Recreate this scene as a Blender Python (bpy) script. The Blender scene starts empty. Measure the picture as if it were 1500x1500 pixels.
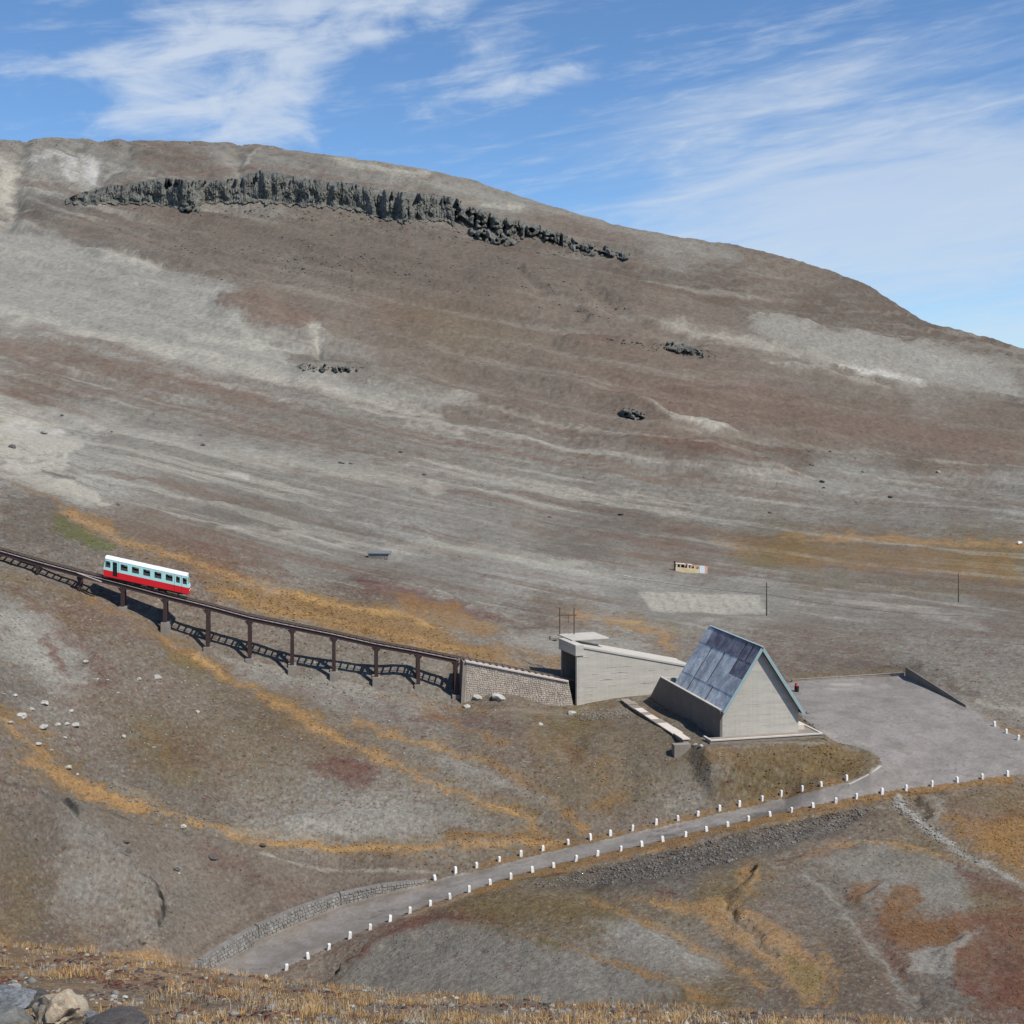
import bpy, bmesh, math, random
import numpy as np
from mathutils import Vector, Matrix
R = math.radians
random.seed(7)
C = bpy.context.scene.collection
sc = bpy.context.scene

# ------------------------------------------------------------------ camera, light, sky, exposure
F = 2000.0            # focal length in photo pixels (photo is 1500 px wide), horizon on photo row 600
cd = bpy.data.cameras.new('camera')
cam = bpy.data.objects.new('camera', cd); C.objects.link(cam)
cam.location = (0, 0, 0); cam.rotation_euler = (R(90), 0, 0)
cd.sensor_width = 36; cd.lens = 36*F/1500; cd.shift_y = -0.1
cd.clip_start = 0.5; cd.clip_end = 20000
sc.camera = cam
SUN_DIR = Vector((0.49, -0.34, 0.80)).normalized()      # towards the sun
sun_el = math.asin(SUN_DIR.z); sun_az = math.atan2(SUN_DIR.x, SUN_DIR.y)
sd = bpy.data.lights.new('sun', 'SUN'); sd.energy = 5.0; sd.angle = R(0.5); sd.color = (1, .95, .87)
so = bpy.data.objects.new('sun', sd); C.objects.link(so)
so.rotation_euler = SUN_DIR.to_track_quat('Z', 'Y').to_euler()
sc.view_settings.view_transform = 'Standard'
sc.view_settings.look = 'None'
sc.view_settings.exposure = 0.0
sc.view_settings.gamma = 1
sc.view_settings.use_curve_mapping = False

W = bpy.data.worlds.new('World'); sc.world = W; W.use_nodes = True
nt = W.node_tree; nt.nodes.clear()
def N(t, **k):
    n = nt.nodes.new(t)
    for a, b in k.items(): setattr(n, a, b)
    return n
def mth(op, a, b=None, c=None):
    n = N('ShaderNodeMath', operation=op)
    for i, v in enumerate((a, b, c)):
        if v is None: continue
        if isinstance(v, (int, float)): n.inputs[i].default_value = v
        else: nt.links.new(v, n.inputs[i])
    return n.outputs[0]
sky = N('ShaderNodeTexSky', sky_type='NISHITA'); sky.sun_disc = False
sky.sun_elevation = sun_el; sky.sun_rotation = sun_az
sky.altitude = 2400; sky.air_density = 1.0; sky.dust_density = 0.3; sky.ozone_density = 2.0
tc = N('ShaderNodeTexCoord')
sp = N('ShaderNodeSeparateXYZ'); nt.links.new(tc.outputs['Generated'], sp.inputs[0])
az = mth('ARCTAN2', sp.outputs[0], sp.outputs[1])
el = mth('ARCSINE', sp.outputs[2])
def noise(scale, sx, sy, rot, detail=6, rough=.55, dist=0., off=0.):
    cr, sr = math.cos(rot), math.sin(rot)
    a = mth('ADD', mth('MULTIPLY', az, cr*sx), mth('MULTIPLY', el, sr*sx))
    b = mth('ADD', mth('MULTIPLY', az, -sr*sy), mth('MULTIPLY', el, cr*sy))
    cb = N('ShaderNodeCombineXYZ'); nt.links.new(a, cb.inputs[0]); nt.links.new(b, cb.inputs[1]); cb.inputs[2].default_value = off
    n = N('ShaderNodeTexNoise'); n.inputs['Scale'].default_value = scale; n.inputs['Detail'].default_value = detail
    n.inputs['Roughness'].default_value = rough; n.inputs['Distortion'].default_value = dist
    nt.links.new(cb.outputs[0], n.inputs['Vector'])
    return n.outputs[0]
def blob(px, py, rx, ry, rot=0., amp=1.):
    a0, e0 = math.atan((px-750)/F), math.atan((600-py)/F)
    cr, sr = math.cos(rot), math.sin(rot)
    dx = mth('SUBTRACT', az, a0); dy = mth('SUBTRACT', el, e0)
    u = mth('DIVIDE', mth('ADD', mth('MULTIPLY', dx, cr), mth('MULTIPLY', dy, sr)), rx/F)
    v = mth('DIVIDE', mth('ADD', mth('MULTIPLY', dx, -sr), mth('MULTIPLY', dy, cr)), ry/F)
    r = mth('ADD', mth('MULTIPLY', u, u), mth('MULTIPLY', v, v))
    return mth('MULTIPLY', mth('EXPONENT', mth('MULTIPLY', r, -1.0)), amp)
def sstep(x, lo, hi, a=0., b=1.):
    n = N('ShaderNodeMapRange', interpolation_type='SMOOTHSTEP')
    nt.links.new(x, n.inputs[0])
    for i, v in enumerate((lo, hi, a, b)): n.inputs[i+1].default_value = v
    return n.outputs[0]
wisp = noise(14, 1.0, 2.2, R(8), 9, .6, .5)
streak = noise(6, 1.0, 8.0, R(9), 7, .6, .6, 3.)
fine = noise(30, 1., 5., R(8), 6, .6, .4, 7.)
puffs = mth('ADD', blob(400, 40, 230, 60, R(6), .9), blob(330, 130, 170, 70, R(12), 1.0))
puffs = mth('ADD', puffs, blob(270, 185, 150, 42, 0, .9))
puffs = mth('ADD', puffs, blob(410, 180, 70, 40, 0, .6))
puffs = mth('ADD', puffs, blob(150, 100, 70, 28, R(20), .5))
puffs = mth('ADD', puffs, blob(20, 10, 130, 40, 0, .6))
puffs = mth('ADD', puffs, blob(770, 128, 190, 26, R(14), .72))
puffs = mth('ADD', puffs, blob(700, 95, 110, 13, R(12), .4))
puffs = mth('ADD', puffs, blob(600, 28, 130, 30, R(8), .6))
puffs = mth('ADD', puffs, blob(800, 108, 120, 12, R(12), .5))
puff = sstep(mth('ADD', mth('MINIMUM', puffs, 1.0), mth('ADD', mth('MULTIPLY', mth('SUBTRACT', wisp, .5), 2.6), mth('MULTIPLY', mth('SUBTRACT', streak, .5), 1.2))), .25, 1.35)
# pale veil over the lower right of the view, going on round the sky at the same height
veil = mth('ADD', blob(1230, 340, 380, 120, R(4), 1.0), blob(1500, 260, 520, 150, R(6), .8))
veil = mth('ADD', veil, blob(1050, 165, 230, 34, R(12), .55))
veil = mth('ADD', veil, blob(1350, 90, 520, 60, R(9), .35))
veil = mth('ADD', veil, blob(1480, 490, 420, 90, 0, .45))
veil = mth('ADD', veil, mth('MULTIPLY', mth('EXPONENT', mth('MULTIPLY', mth('ABSOLUTE', el), -9.0)), .22))
veils = sstep(mth('ADD', veil, mth('ADD', mth('MULTIPLY', mth('SUBTRACT', streak, .5), 1.9), mth('MULTIPLY', mth('SUBTRACT', fine, .5), .5))), .2, 1.5)
thin = sstep(mth('ADD', mth('MULTIPLY', streak, .6), mth('MULTIPLY', fine, .4)), .48, .72, 0., .30)
dens = mth('MAXIMUM', mth('MULTIPLY', puff, .80), mth('MULTIPLY', veils, .66))
dens = mth('MINIMUM', mth('ADD', dens, mth('MULTIPLY', thin, mth('SUBTRACT', 1.0, dens))), .86)
mix = N('ShaderNodeMix', data_type='RGBA')
tint = N('ShaderNodeMix', data_type='RGBA', blend_type='MULTIPLY'); tint.inputs[0].default_value = 1
nt.links.new(sky.outputs[0], tint.inputs[6]); tint.inputs[7].default_value = (0.98, 1.24, 1.44, 1)
nt.links.new(dens, mix.inputs[0]); nt.links.new(tint.outputs[2], mix.inputs[6]); mix.inputs[7].default_value = (6.4, 7.2, 8.3, 1)
bg = N('ShaderNodeBackground'); bg.inputs[1].default_value = 0.10
wo = N('ShaderNodeOutputWorld')
nt.links.new(mix.outputs[2], bg.inputs[0]); nt.links.new(bg.outputs[0], wo.inputs[0])

# ------------------------------------------------------------------ small helpers
def lin(c):
    return [((v/255)/12.92 if v/255 <= .04045 else ((v/255+.055)/1.055)**2.4) for v in c]
def P(px, py, D): return Vector((D*(px-750)/F, D, D*(600-py)/F))
def tag(o, label=None, cat=None, group=None, kind=None):
    if label: o['label'] = label
    if cat: o['category'] = cat
    if group: o['group'] = group
    if kind: o['kind'] = kind
    return o
def link(name, me, parent=None, mat=None):
    o = bpy.data.objects.new(name, me); C.objects.link(o)
    if parent: o.parent = parent
    if mat is not None and not me.materials: me.materials.append(mat)
    return o
def empty(name, loc=(0,0,0), rz=0):
    o = bpy.data.objects.new(name, None); C.objects.link(o); o.location = loc; o.rotation_euler = (0, 0, rz)
    return o
class MB:
    def __init__(s): s.v = []; s.f = []
    def add(s, vs, fs):
        b = len(s.v); s.v += [tuple(v) for v in vs]; s.f += [tuple(i+b for i in f) for f in fs]; return s
    def box(s, x0, x1, y0, y1, z0, z1, M=None):
        vs = [Vector((x, y, z)) for z in (z0, z1) for x, y in ((x0, y0), (x1, y0), (x1, y1), (x0, y1))]
        if M is not None: vs = [M @ v for v in vs]
        return s.add(vs, [(0,3,2,1),(4,5,6,7),(0,1,5,4),(1,2,6,5),(2,3,7,6),(3,0,4,7)])
    def hexa(s, b, t):      # four bottom points, four top points, both counter-clockwise
        return s.add(list(b)+list(t), [(0,3,2,1),(4,5,6,7),(0,1,5,4),(1,2,6,5),(2,3,7,6),(3,0,4,7)])
    def bar(s, a, b, w, h=None, up=Vector((0,0,1))):
        h = h or w; a = Vector(a); b = Vector(b); d = (b-a).normalized()
        r = d.cross(up)
        r = r.normalized() if r.length > 1e-4 else Vector((1,0,0))
        u = r.cross(d)
        q = [r*-w/2+u*-h/2, r*w/2+u*-h/2, r*w/2+u*h/2, r*-w/2+u*h/2]
        return s.add([a+k for k in q]+[b+k for k in q], [(0,1,2,3),(7,6,5,4),(0,4,5,1),(1,5,6,2),(2,6,7,3),(3,7,4,0)])
    def tube(s, a, b, r0, r1=None, n=8):
        r1 = r0 if r1 is None else r1; a = Vector(a); b = Vector(b); d = (b-a).normalized()
        x = d.orthogonal().normalized(); y = d.cross(x)
        vs = [p+(x*math.cos(2*math.pi*i/n)+y*math.sin(2*math.pi*i/n))*r for p, r in ((a, r0), (b, r1)) for i in range(n)]
        fs = [(i, (i+1) % n, n+(i+1) % n, n+i) for i in range(n)] + [tuple(range(n-1, -1, -1)), tuple(range(n, 2*n))]
        return s.add(vs, fs)
    def prism(s, pts, vec):
        n = len(pts); vec = Vector(vec)
        vs = [Vector(p) for p in pts]; vs += [p+vec for p in vs]
        return s.add(vs, [tuple(range(n-1, -1, -1)), tuple(range(n, 2*n))] + [(i, (i+1) % n, n+(i+1) % n, n+i) for i in range(n)])
    def mesh(s, name, bevel=0):
        me = bpy.data.meshes.new(name); me.from_pydata(s.v, [], s.f); me.update()
        bm = bmesh.new(); bm.from_mesh(me); bmesh.ops.recalc_face_normals(bm, faces=bm.faces)
        if bevel: bmesh.ops.bevel(bm, geom=bm.edges[:], offset=bevel, segments=1, affect='EDGES')
        bm.to_mesh(me); bm.free(); return me
    def build(s, name, mat, parent=None, bevel=0):
        return link(name, s.mesh(name, bevel), parent, mat)

# ------------------------------------------------------------------ materials
def material(name, rgb, rough=.8, metal=0, n1=(1., .25), n2=(12., .15), bump=(8., .02), stretch=(1,1,1), spec=.3, col2=None, attr=None, streaks=0):
    """procedural colour with two scales of variation plus bump; scales per metre, object space"""
    m = bpy.data.materials.new(name); m.use_nodes = True; t = m.node_tree; t.nodes.clear()
    def n_(k, **kw):
        n = t.nodes.new(k)
        for a, b in kw.items(): setattr(n, a, b)
        return n
    out = n_('ShaderNodeOutputMaterial'); b = n_('ShaderNodeBsdfPrincipled')
    t.links.new(b.outputs[0], out.inputs[0])
    b.inputs['Roughness'].default_value = rough; b.inputs['Metallic'].default_value = metal
    b.inputs['Specular IOR Level'].default_value = spec
    co = n_('ShaderNodeTexCoord'); mp = n_('ShaderNodeMapping'); mp.inputs['Scale'].default_value = stretch
    t.links.new(co.outputs['Object'], mp.inputs[0])
    def nz(scale, det=6, rough_=.6):
        q = n_('ShaderNodeTexNoise'); q.inputs['Scale'].default_value = scale; q.inputs['Detail'].default_value = det; q.inputs['Roughness'].default_value = rough_
        t.links.new(mp.outputs[0], q.inputs[0]); return q.outputs[0]
    def ramp(src, a, lo=.3, hi=.7):
        r = n_('ShaderNodeMapRange'); t.links.new(src, r.inputs[0]); r.inputs[1].default_value = lo; r.inputs[2].default_value = hi
        r.inputs[3].default_value = 1-a; r.inputs[4].default_value = 1+a; return r.outputs[0]
    if attr:
        at = n_('ShaderNodeAttribute', attribute_name=attr); base = at.outputs[0]
    else:
        rg = n_('ShaderNodeRGB'); rg.outputs[0].default_value = (*rgb, 1); base = rg.outputs[0]
    if col2:
        mx = n_('ShaderNodeMix', data_type='RGBA'); r = n_('ShaderNodeMapRange'); t.links.new(nz(n1[0]*1.7), r.inputs[0])
        r.inputs[1].default_value = .42; r.inputs[2].default_value = .62
        t.links.new(r.outputs[0], mx.inputs[0]); t.links.new(base, mx.inputs[6]); mx.inputs[7].default_value = (*col2, 1); base = mx.outputs[2]
    f = n_('ShaderNodeMath', operation='MULTIPLY'); t.links.new(ramp(nz(n1[0]), n1[1]), f.inputs[0]); t.links.new(ramp(nz(n2[0]), n2[1]), f.inputs[1])
    f = f.outputs[0]
    if streaks:
        mp2 = n_('ShaderNodeMapping'); mp2.inputs['Scale'].default_value = (3, 3, .15); t.links.new(co.outputs['Object'], mp2.inputs[0])
        q = n_('ShaderNodeTexNoise'); q.inputs['Scale'].default_value = 1.2; q.inputs['Detail'].default_value = 5; t.links.new(mp2.outputs[0], q.inputs[0])
        g = n_('ShaderNodeMath', operation='MULTIPLY'); t.links.new(f, g.inputs[0]); t.links.new(ramp(q.outputs[0], streaks), g.inputs[1]); f = g.outputs[0]
    vm = n_('ShaderNodeVectorMath', operation='SCALE'); t.links.new(base, vm.inputs[0]); t.links.new(f, vm.inputs['Scale'])
    t.links.new(vm.outputs[0], b.inputs['Base Color'])
    if bump:
        bp = n_('ShaderNodeBump'); bp.inputs['Strength'].default_value = 1; bp.inputs['Distance'].default_value = bump[1]
        t.links.new(nz(bump[0], 8, .65), bp.inputs['Height']); t.links.new(bp.outputs[0], b.inputs['Normal'])
    return m
# ------------------------------------------------------------------ the lie of the land
# survey points: bearing (photo column), slope row and distance in metres; a smooth sheet is fitted through them
bl = [(390,1437),(419,1421),(451,1404),(481,1391),(512,1375),(542,1362),(571,1350),(600,1338),(630,1327),(659,1317),(687,1307),(718,1296),(748,1288),
      (780,1278),(811,1271),(843,1262),(875,1254),(909,1247),(940,1240),(971,1233),(1004,1226),(1035,1218),(1066,1211),(1096,1203),(1128,1196),(1159,1190),
      (1191,1183),(1224,1176),(1254,1170),(1292,1163),(1327,1158),(1365,1152),(1402,1146),(1439,1141),(1476,1137)]
bu = [(637,1289),(667,1279),(698,1271),(731,1262),(763,1254),(795,1246),(832,1237),(865,1230),(894,1224),(926,1217),(961,1208),(993,1202),(1022,1195),
      (1054,1187),(1083,1181),(1116,1173),(1144,1166),(1175,1159),(1203,1152),(1240,1143)]
DL = ([300,390,510,660,800,950,1100,1250,1476,1700],[121,128,135,143,148,152,156,160,167,171])
blx = np.array([b[0] for b in bl]); bly = np.array([b[1] for b in bl])
def zroad(px): return (600-np.interp(px, blx, bly))*np.interp(px, DL[0], DL[1])/F
cp = []
crest = lambda p: np.interp(p, [-800,0,150,300,450,600,750,900,1050,1200,1500,2300],[1330,1396,1403,1428,1449,1460,1468,1474,1478,1488,1500,1530])
for p in (-1400,-700,-250,0,200,400,600,800,1000,1200,1500,1800,2300,3000):
    c = float(crest(p))
    cp += [(p,1733,3),(p,c+(100 if p<300 else 45 if p<1000 else 22),12),(p,c+12,18),(p,c,23),(p,c+70,30),(p,c+190,45)]
    cp += [(p,float(np.interp(p,[0,750,1500],[1640,1720,1720])),70),(p,float(np.interp(p,[0,750,1500],[1490,1570,1590])),95)]
cp += [(0,1425,110),(400,1500,113),(750,1520,105),(1100,1530,103),(1500,1545,104),(-300,1380,108),(1900,1500,108)]
for i in range(0, len(bl), 2):
    cp.append((bl[i][0], bl[i][1], float(np.interp(bl[i][0], *DL))))
for i in range(0, len(bu), 2):
    cp.append((bu[i][0], bu[i][1], zroad(bu[i][0])*F/(600-bu[i][1])))
for p, y in ((300,1424),(380,1377),(440,1350),(500,1325),(560,1308),(610,1296)):
    z = float(zroad(p)) if p > 390 else -53.6
    d = z*F/(600-y); cp.append((p, y, d)); cp.append((p, y-(17 if p < 450 else 13 if p < 590 else 3), d+.9))
cp += [(400,1445,127),(330,1470,123.5),(460,1425,130.5),(1540,1131,169)]
# lower left knoll and gully
cp += [(0,1385,118),(0,1300,125),(0,1200,133),(0,1108,141),(100,1300,131),(100,1158,144),(200,1395,127),(200,1300,134),(200,1197,147),(60,1180,136),(150,1215,141),
       (300,1335,138),(300,1222,149),(400,1300,143.5),(400,1241,150),(500,1275,150),(500,1249,151.5),(600,1265,150),(600,1249,152),(700,1241,154),(-300,1300,120),(-300,1050,140),(-700,1200,118),(-700,950,145)]
# hillside below the viaduct
TL0 = (8.05,194.0); TD = (-.99,-.141)
def dtrack(px):
    k = (px-750)/F; t = (TL0[0]-k*TL0[1])/(k*TD[1]-TD[0]); return TL0[1]+TD[1]*t
for p, y in ((-300,745),(0,822),(57,842),(118,867),(181,893),(243,928),(305,952),(366,967),(428,988),(489,994),(551,1004),(612,1012),(668,1024)):
    cp.append((p, y, dtrack(p)-.5))
cp += [(0,1000,153),(0,900,167),(0,855,177),(200,1100,156),(200,1000,167),(200,930,177),(400,1150,159),(400,1060,170),(400,1010,180),(600,1160,161),(600,1090,170),(600,1040,180),
       (750,1160,163),(750,1090,171),(750,1042,184),(700,1030,189),(800,1033,191),(850,1185,160),(850,1125,167),(850,1065,180),(850,1036,191),(950,1165,163),(950,1105,169),(950,1056,181),
       (1050,1173,162.5),(1050,1130,165.5),(1045,1102,167),(1200,1128,165),(1200,1097,168.5),(1270,1122,165),(-300,900,155),(-700,800,165)]
# level ground at the house and the station
for p, d in ((1060,170),(1170,172.5),(1100,180),(1060,188),(1000,182),(955,194),(1120,176),(900,194),(1000,197)): cp.append((p, 600+41.0/d*F, d))
cp += [(1045,1093,168.2),(1130,1087,169.8),(1205,1080,171.2)]
# forecourt
cp += [(1212,1086,171.5),(1180,1010,196),(1325,990,205),(1415,1037,188),(1500,1090,175),(1250,1040,185),(1350,1060,180),(1400,1100,173),(1700,1110,176),(1165,1000,199)]
cp += [(1340,973,207),(1425,1022,190.5),(1180,985,205),(1500,1062,183),(1500,1010,200),(1500,950,235),(1400,970,220),(1300,945,238),(1200,962,224)]
# valley floor
cp += [(1124,906,275),(1404,884,328),(1010,838,400),(1000,905,268),(1000,950,226),(1200,870,335),(900,900,262),(900,930,228),(1500,880,330),(1900,900,310),(1900,1000,215),(1900,1100,185),(2500,1000,210),
       (750,940,213),(750,900,240),(750,860,288),(750,812,352),(750,770,425),(850,790,430),(850,850,330)]
# crest behind the viaduct and the dip beyond
cp += [(0,705,208),(0,760,193),(70,738,206),(165,792,202),(230,815,200),(300,836,199),(400,866,200),(500,886,203),(600,962,194),(600,925,201),(600,893,213),(700,978,195),(700,950,202),(700,930,212),(780,985,200),
       (0,703,228),(0,690,275),(100,742,236),(100,700,290),(100,650,370),(200,778,240),(200,740,292),(300,818,236),(300,780,282),(300,720,370),(400,845,234),(400,800,300),(400,740,395),(500,868,240),(500,822,302),
       (570,822,328),(600,870,255),(600,770,395),(-300,600,230),(-300,560,330),(-300,700,205),(-700,500,230),(-700,450,400)]
# mountain
cp += [(500,700,480),(750,700,560),(250,660,480),(1000,780,500),(1000,720,580),(1250,790,490),(1250,725,600),(1500,790,490),(1500,735,580),(1900,760,500),(1900,700,650),(2600,760,500),
       (0,600,520),(0,500,700),(0,400,900),(0,320,1100),(0,250,1320),(250,600,600),(250,500,740),(250,400,900),(250,318,1090),(250,280,1160),(250,228,1330),
       (500,600,640),(500,500,760),(500,400,900),(500,315,1070),(500,275,1130),(500,245,1230),(750,600,680),(750,500,790),(750,400,920),(750,348,1020),(750,318,1090),
       (1000,620,660),(1000,510,800),(1000,420,930),(1250,640,680),(1250,540,830),(1250,460,980),(1500,680,680),(1500,600,800),(1500,545,950),(1900,650,800),(1900,600,1000),
       (-400,500,520),(-400,350,800),(-400,230,1200),(-900,300,800),(-900,200,1300)]
sil = [(-900,150),(-400,190),(0,205),(100,203),(200,207),(300,208),(380,212),(430,220),(500,228),(600,241),(660,255),(700,265),(750,281),(800,297),(850,310),(900,325),(1000,345),(1050,353),(1100,363),(1150,375),(1200,390),(1250,408),(1300,434),
       (1330,465),(1400,481),(1450,493),(1500,511),(1700,560),(1900,590),(2600,620)]
for p, y in sil:
    d = float(np.interp(p, [0,400,1500], [1500,1390,1090])); cp += [(p,y,d),(p,y+38,d*1.25),(p,y+140,d*2.4),(p,y+200,5000)]
cp = np.array(cp, float)
KX, KD = 1/260., 5.0
def tps_fit(pts):
    X = np.c_[pts[:,0]*KX, np.log(pts[:,2])*KD]; n = len(X)
    r2 = ((X[:,None]-X[None])**2).sum(-1); K = np.where(r2 > 0, .5*r2*np.log(np.maximum(r2, 1e-12)), 0) + np.eye(n)*2e-3
    A = np.zeros((n+3, n+3)); A[:n,:n] = K; A[:n,n] = 1; A[:n,n+1:] = X; A[n,:n] = 1; A[n+1:,:n] = X.T
    return X, np.linalg.solve(A, np.r_[pts[:,1], 0, 0, 0])
def tps_eval(X, w, q):
    out = np.empty(len(q))
    for i in range(0, len(q), 20000):
        s = q[i:i+20000]; r2 = ((s[:,None]-X[None])**2).sum(-1)
        out[i:i+20000] = (.5*r2*np.log(np.maximum(r2, 1e-12)))@w[:len(X)] + w[len(X)] + s@w[len(X)+1:]
    return out
TX, TW = tps_fit(cp)

# grid of the ground sheet: bearings u = x/y and distances D
us = np.linspace(-.405, .405, 700)
ext = .405+np.cumsum(np.geomspace(.004, .25, 26)); us = np.r_[-ext[::-1], us, ext]
Ds = np.unique(np.r_[np.geomspace(3, 10, 20), np.geomspace(10, 27, 150), np.geomspace(27, 112, 50), np.linspace(97, 112, 50), np.linspace(112, 232, 470), np.geomspace(232, 600, 260), np.geomspace(600, 1600, 250), np.geomspace(1600, 5500, 22)])
cu = np.linspace(-1500, 3000, 181); cu = np.unique(np.r_[-5000, -3000, -2200, cu, 3700, 4500, 6500]); cD = np.geomspace(3, 5500, 420)
q = np.array([(a*KX, math.log(d)*KD) for d in cD for a in np.clip(cu, -1500, 3000)])
G = tps_eval(TX, TW, q).reshape(len(cD), len(cu))
def bil(A, xs, ys, x, y):
    i = np.clip(np.searchsorted(xs, x)-1, 0, len(xs)-2); j = np.clip(np.searchsorted(ys, y)-1, 0, len(ys)-2)
    fx = np.clip((x-xs[i])/(xs[i+1]-xs[i]), 0, 1); fy = np.clip((y-ys[j])/(ys[j+1]-ys[j]), 0, 1)
    return (A[j,i]*(1-fx)+A[j,i+1]*fx)*(1-fy)+(A[j+1,i]*(1-fx)+A[j+1,i+1]*fx)*fy
U, DD = np.meshgrid(us, Ds)
S = 750+F*U                                     # chart column of every ground vertex
T = bil(G, cu, np.log(cD), S.ravel(), np.log(DD.ravel())).reshape(S.shape)   # chart row
nR, nC = S.shape

_rng = np.random.RandomState(11)
_perm = _rng.permutation(1024); _ang = _rng.rand(1024)*2*np.pi
def perlin(x, y, seed=0):
    xi = np.floor(x).astype(np.int64); yi = np.floor(y).astype(np.int64); xf = x-xi; yf = y-yi
    u = xf*xf*xf*(xf*(xf*6-15)+10); v = yf*yf*yf*(yf*(yf*6-15)+10)
    def g(a, b, dx, dy):
        t = _ang[_perm[(_perm[(a+seed*57) & 1023]+b) & 1023]]; return np.cos(t)*dx+np.sin(t)*dy
    n00 = g(xi, yi, xf, yf); n10 = g(xi+1, yi, xf-1, yf); n01 = g(xi, yi+1, xf, yf-1); n11 = g(xi+1, yi+1, xf-1, yf-1)
    return (n00*(1-u)+n10*u)*(1-v)+(n01*(1-u)+n11*u)*v
def fbm(x, y, oct=4, seed=0, gain=.5):
    a = 1; s = 0
    for k in range(oct): s = s+a*perlin(x*2**k+k*17.3, y*2**k-k*9.1, seed+k); a *= gain
    return s
def sm(x, a, b):
    t = np.clip((x-a)/(b-a), 0, 1); return t*t*(3-2*t)
def seg_dist(x, y, pts, closed=False):
    d = np.full(x.shape, 1e9); pts = list(pts)
    if len(pts) == 1: return np.hypot(x-pts[0][0], y-pts[0][1])
    seq = zip(pts, pts[1:]+([pts[0]] if closed else []))
    for (ax, ay), (bx, by) in seq:
        vx, vy = bx-ax, by-ay; L = vx*vx+vy*vy+1e-9; t = np.clip(((x-ax)*vx+(y-ay)*vy)/L, 0, 1)
        d = np.minimum(d, np.hypot(x-ax-t*vx, y-ay-t*vy))
    return d
def inside(x, y, pts):
    r = np.zeros(x.shape, bool); n = len(pts)
    for i in range(n):
        (ax, ay), (bx, by) = pts[i], pts[(i+1) % n]
        c = ((ay > y) != (by > y)) & (x < (bx-ax)*(y-ay)/((by-ay) or 1e-9)+ax); r ^= c
    return r
ROAD_L = [(285,1436),(300,1426),(330,1406),(380,1377),(440,1350),(500,1326),(560,1309),(620,1296),(660,1284),(700,1275),(740,1265),(800,1249),(870,1233),(940,1217),(1010,1202),(1080,1186),(1150,1170),(1200,1157),(1240,1147),(1268,1134),(1285,1122)]
ROAD_R = [(350,1458),(382,1438),(420,1417),(460,1397),(510,1373),(560,1352),(610,1332),(660,1315),(720,1293),(780,1275),(840,1260),(910,1244),(980,1228),(1050,1211),(1120,1195),(1180,1182),(1230,1172),(1292,1160)]
ROAD = ROAD_L+ROAD_R[::-1]
PARK = [(1285,1122),(1292,1118),(1286,1108),(1262,1096),(1230,1088),(1214,1082),(1176,1050),(1150,1020),(1150,1001),(1180,997),(1240,993),(1326,989),(1420,1038),(1458,1062),(1520,1096),(1620,1112),(1800,1128),(1800,1156),(1620,1146),(1560,1138),(1500,1134),(1440,1140),(1365,1151),(1292,1160)]
PATH = [(1312,1168),(1330,1190),(1350,1208),(1372,1225),(1395,1242),(1420,1258),(1450,1272),(1480,1288),(1520,1305),(1600,1345),(1700,1400)]
mid = (DD > 112) & (DD < 235)
near_road = np.full(S.shape, 1e3)
b = mid & (T > 960) & (T < 1470)
dr = np.minimum(seg_dist(S[b], T[b], ROAD, True), seg_dist(S[b], T[b], PARK, True)); dr[inside(S[b], T[b], ROAD) | inside(S[b], T[b], PARK)] = 0
near_road[b] = dr
flat = 1-.93*sm(30-near_road, 0, 26)
HA = np.array((26.2, 170.0)); hd = np.array((-.242, .970)); hc = np.array((.970, .242))
X0, Y0 = U*DD, DD
la = (X0-HA[0])*hc[0]+(Y0-HA[1])*hc[1]; ls = (X0-HA[0])*hd[0]+(Y0-HA[1])*hd[1]
dh = np.hypot(np.maximum(np.maximum(-8-la, la-14), 0), np.maximum(np.maximum(-2-ls, ls-28), 0))
flat *= .1+.9*sm(dh, 0, 6)
Z = DD*(600-T)/F
def A_(v): return np.interp(np.log(DD), np.log([3,10,22,40,100,130,200,300,520,700,1100,1500,5500]), v)
X1, Y1 = X0, Y0
relief = A_([.03,.10,.16,.4,.5,.42,.35,.25,.5,1.3,2.2,2.2,6])*fbm(X1/24, Y1/24, 5, 1, .5)
relief += A_([.03,.06,.07,.1,.1,.10,.10,.06,.08,.15,.2,.2,.2])*fbm(X1/2.1, Y1/2.1, 3, 9, .6)
# long gullies running down the mountain from upper left to lower right
gs, gc = math.sin(R(-29)), math.cos(R(-29))
ga = X1*gc+Y1*gs; gt = -X1*gs+Y1*gc
big = sm(DD, 380, 620)
gul = -np.abs(fbm(ga/260+fbm(ga/120, gt/90, 2, 33)*.3, gt/46, 3, 21))
relief += big*gul*A_([0,0,0,0,0,0,0,0,2.0,5.5,8,5,5])
relief += sm(DD,235,300)*(1-sm(DD,650,800))*(-np.abs(fbm(ga/70, gt/13, 3, 27)))*1.1
# cattle-trodden steps on the near hillsides
relief += (mid*1.)*.14*fbm(X1/9+fbm(X1/6,Y1/6,2,40)*.5, Z/1.1, 2, 41)
Z = Z+relief*flat
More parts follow.
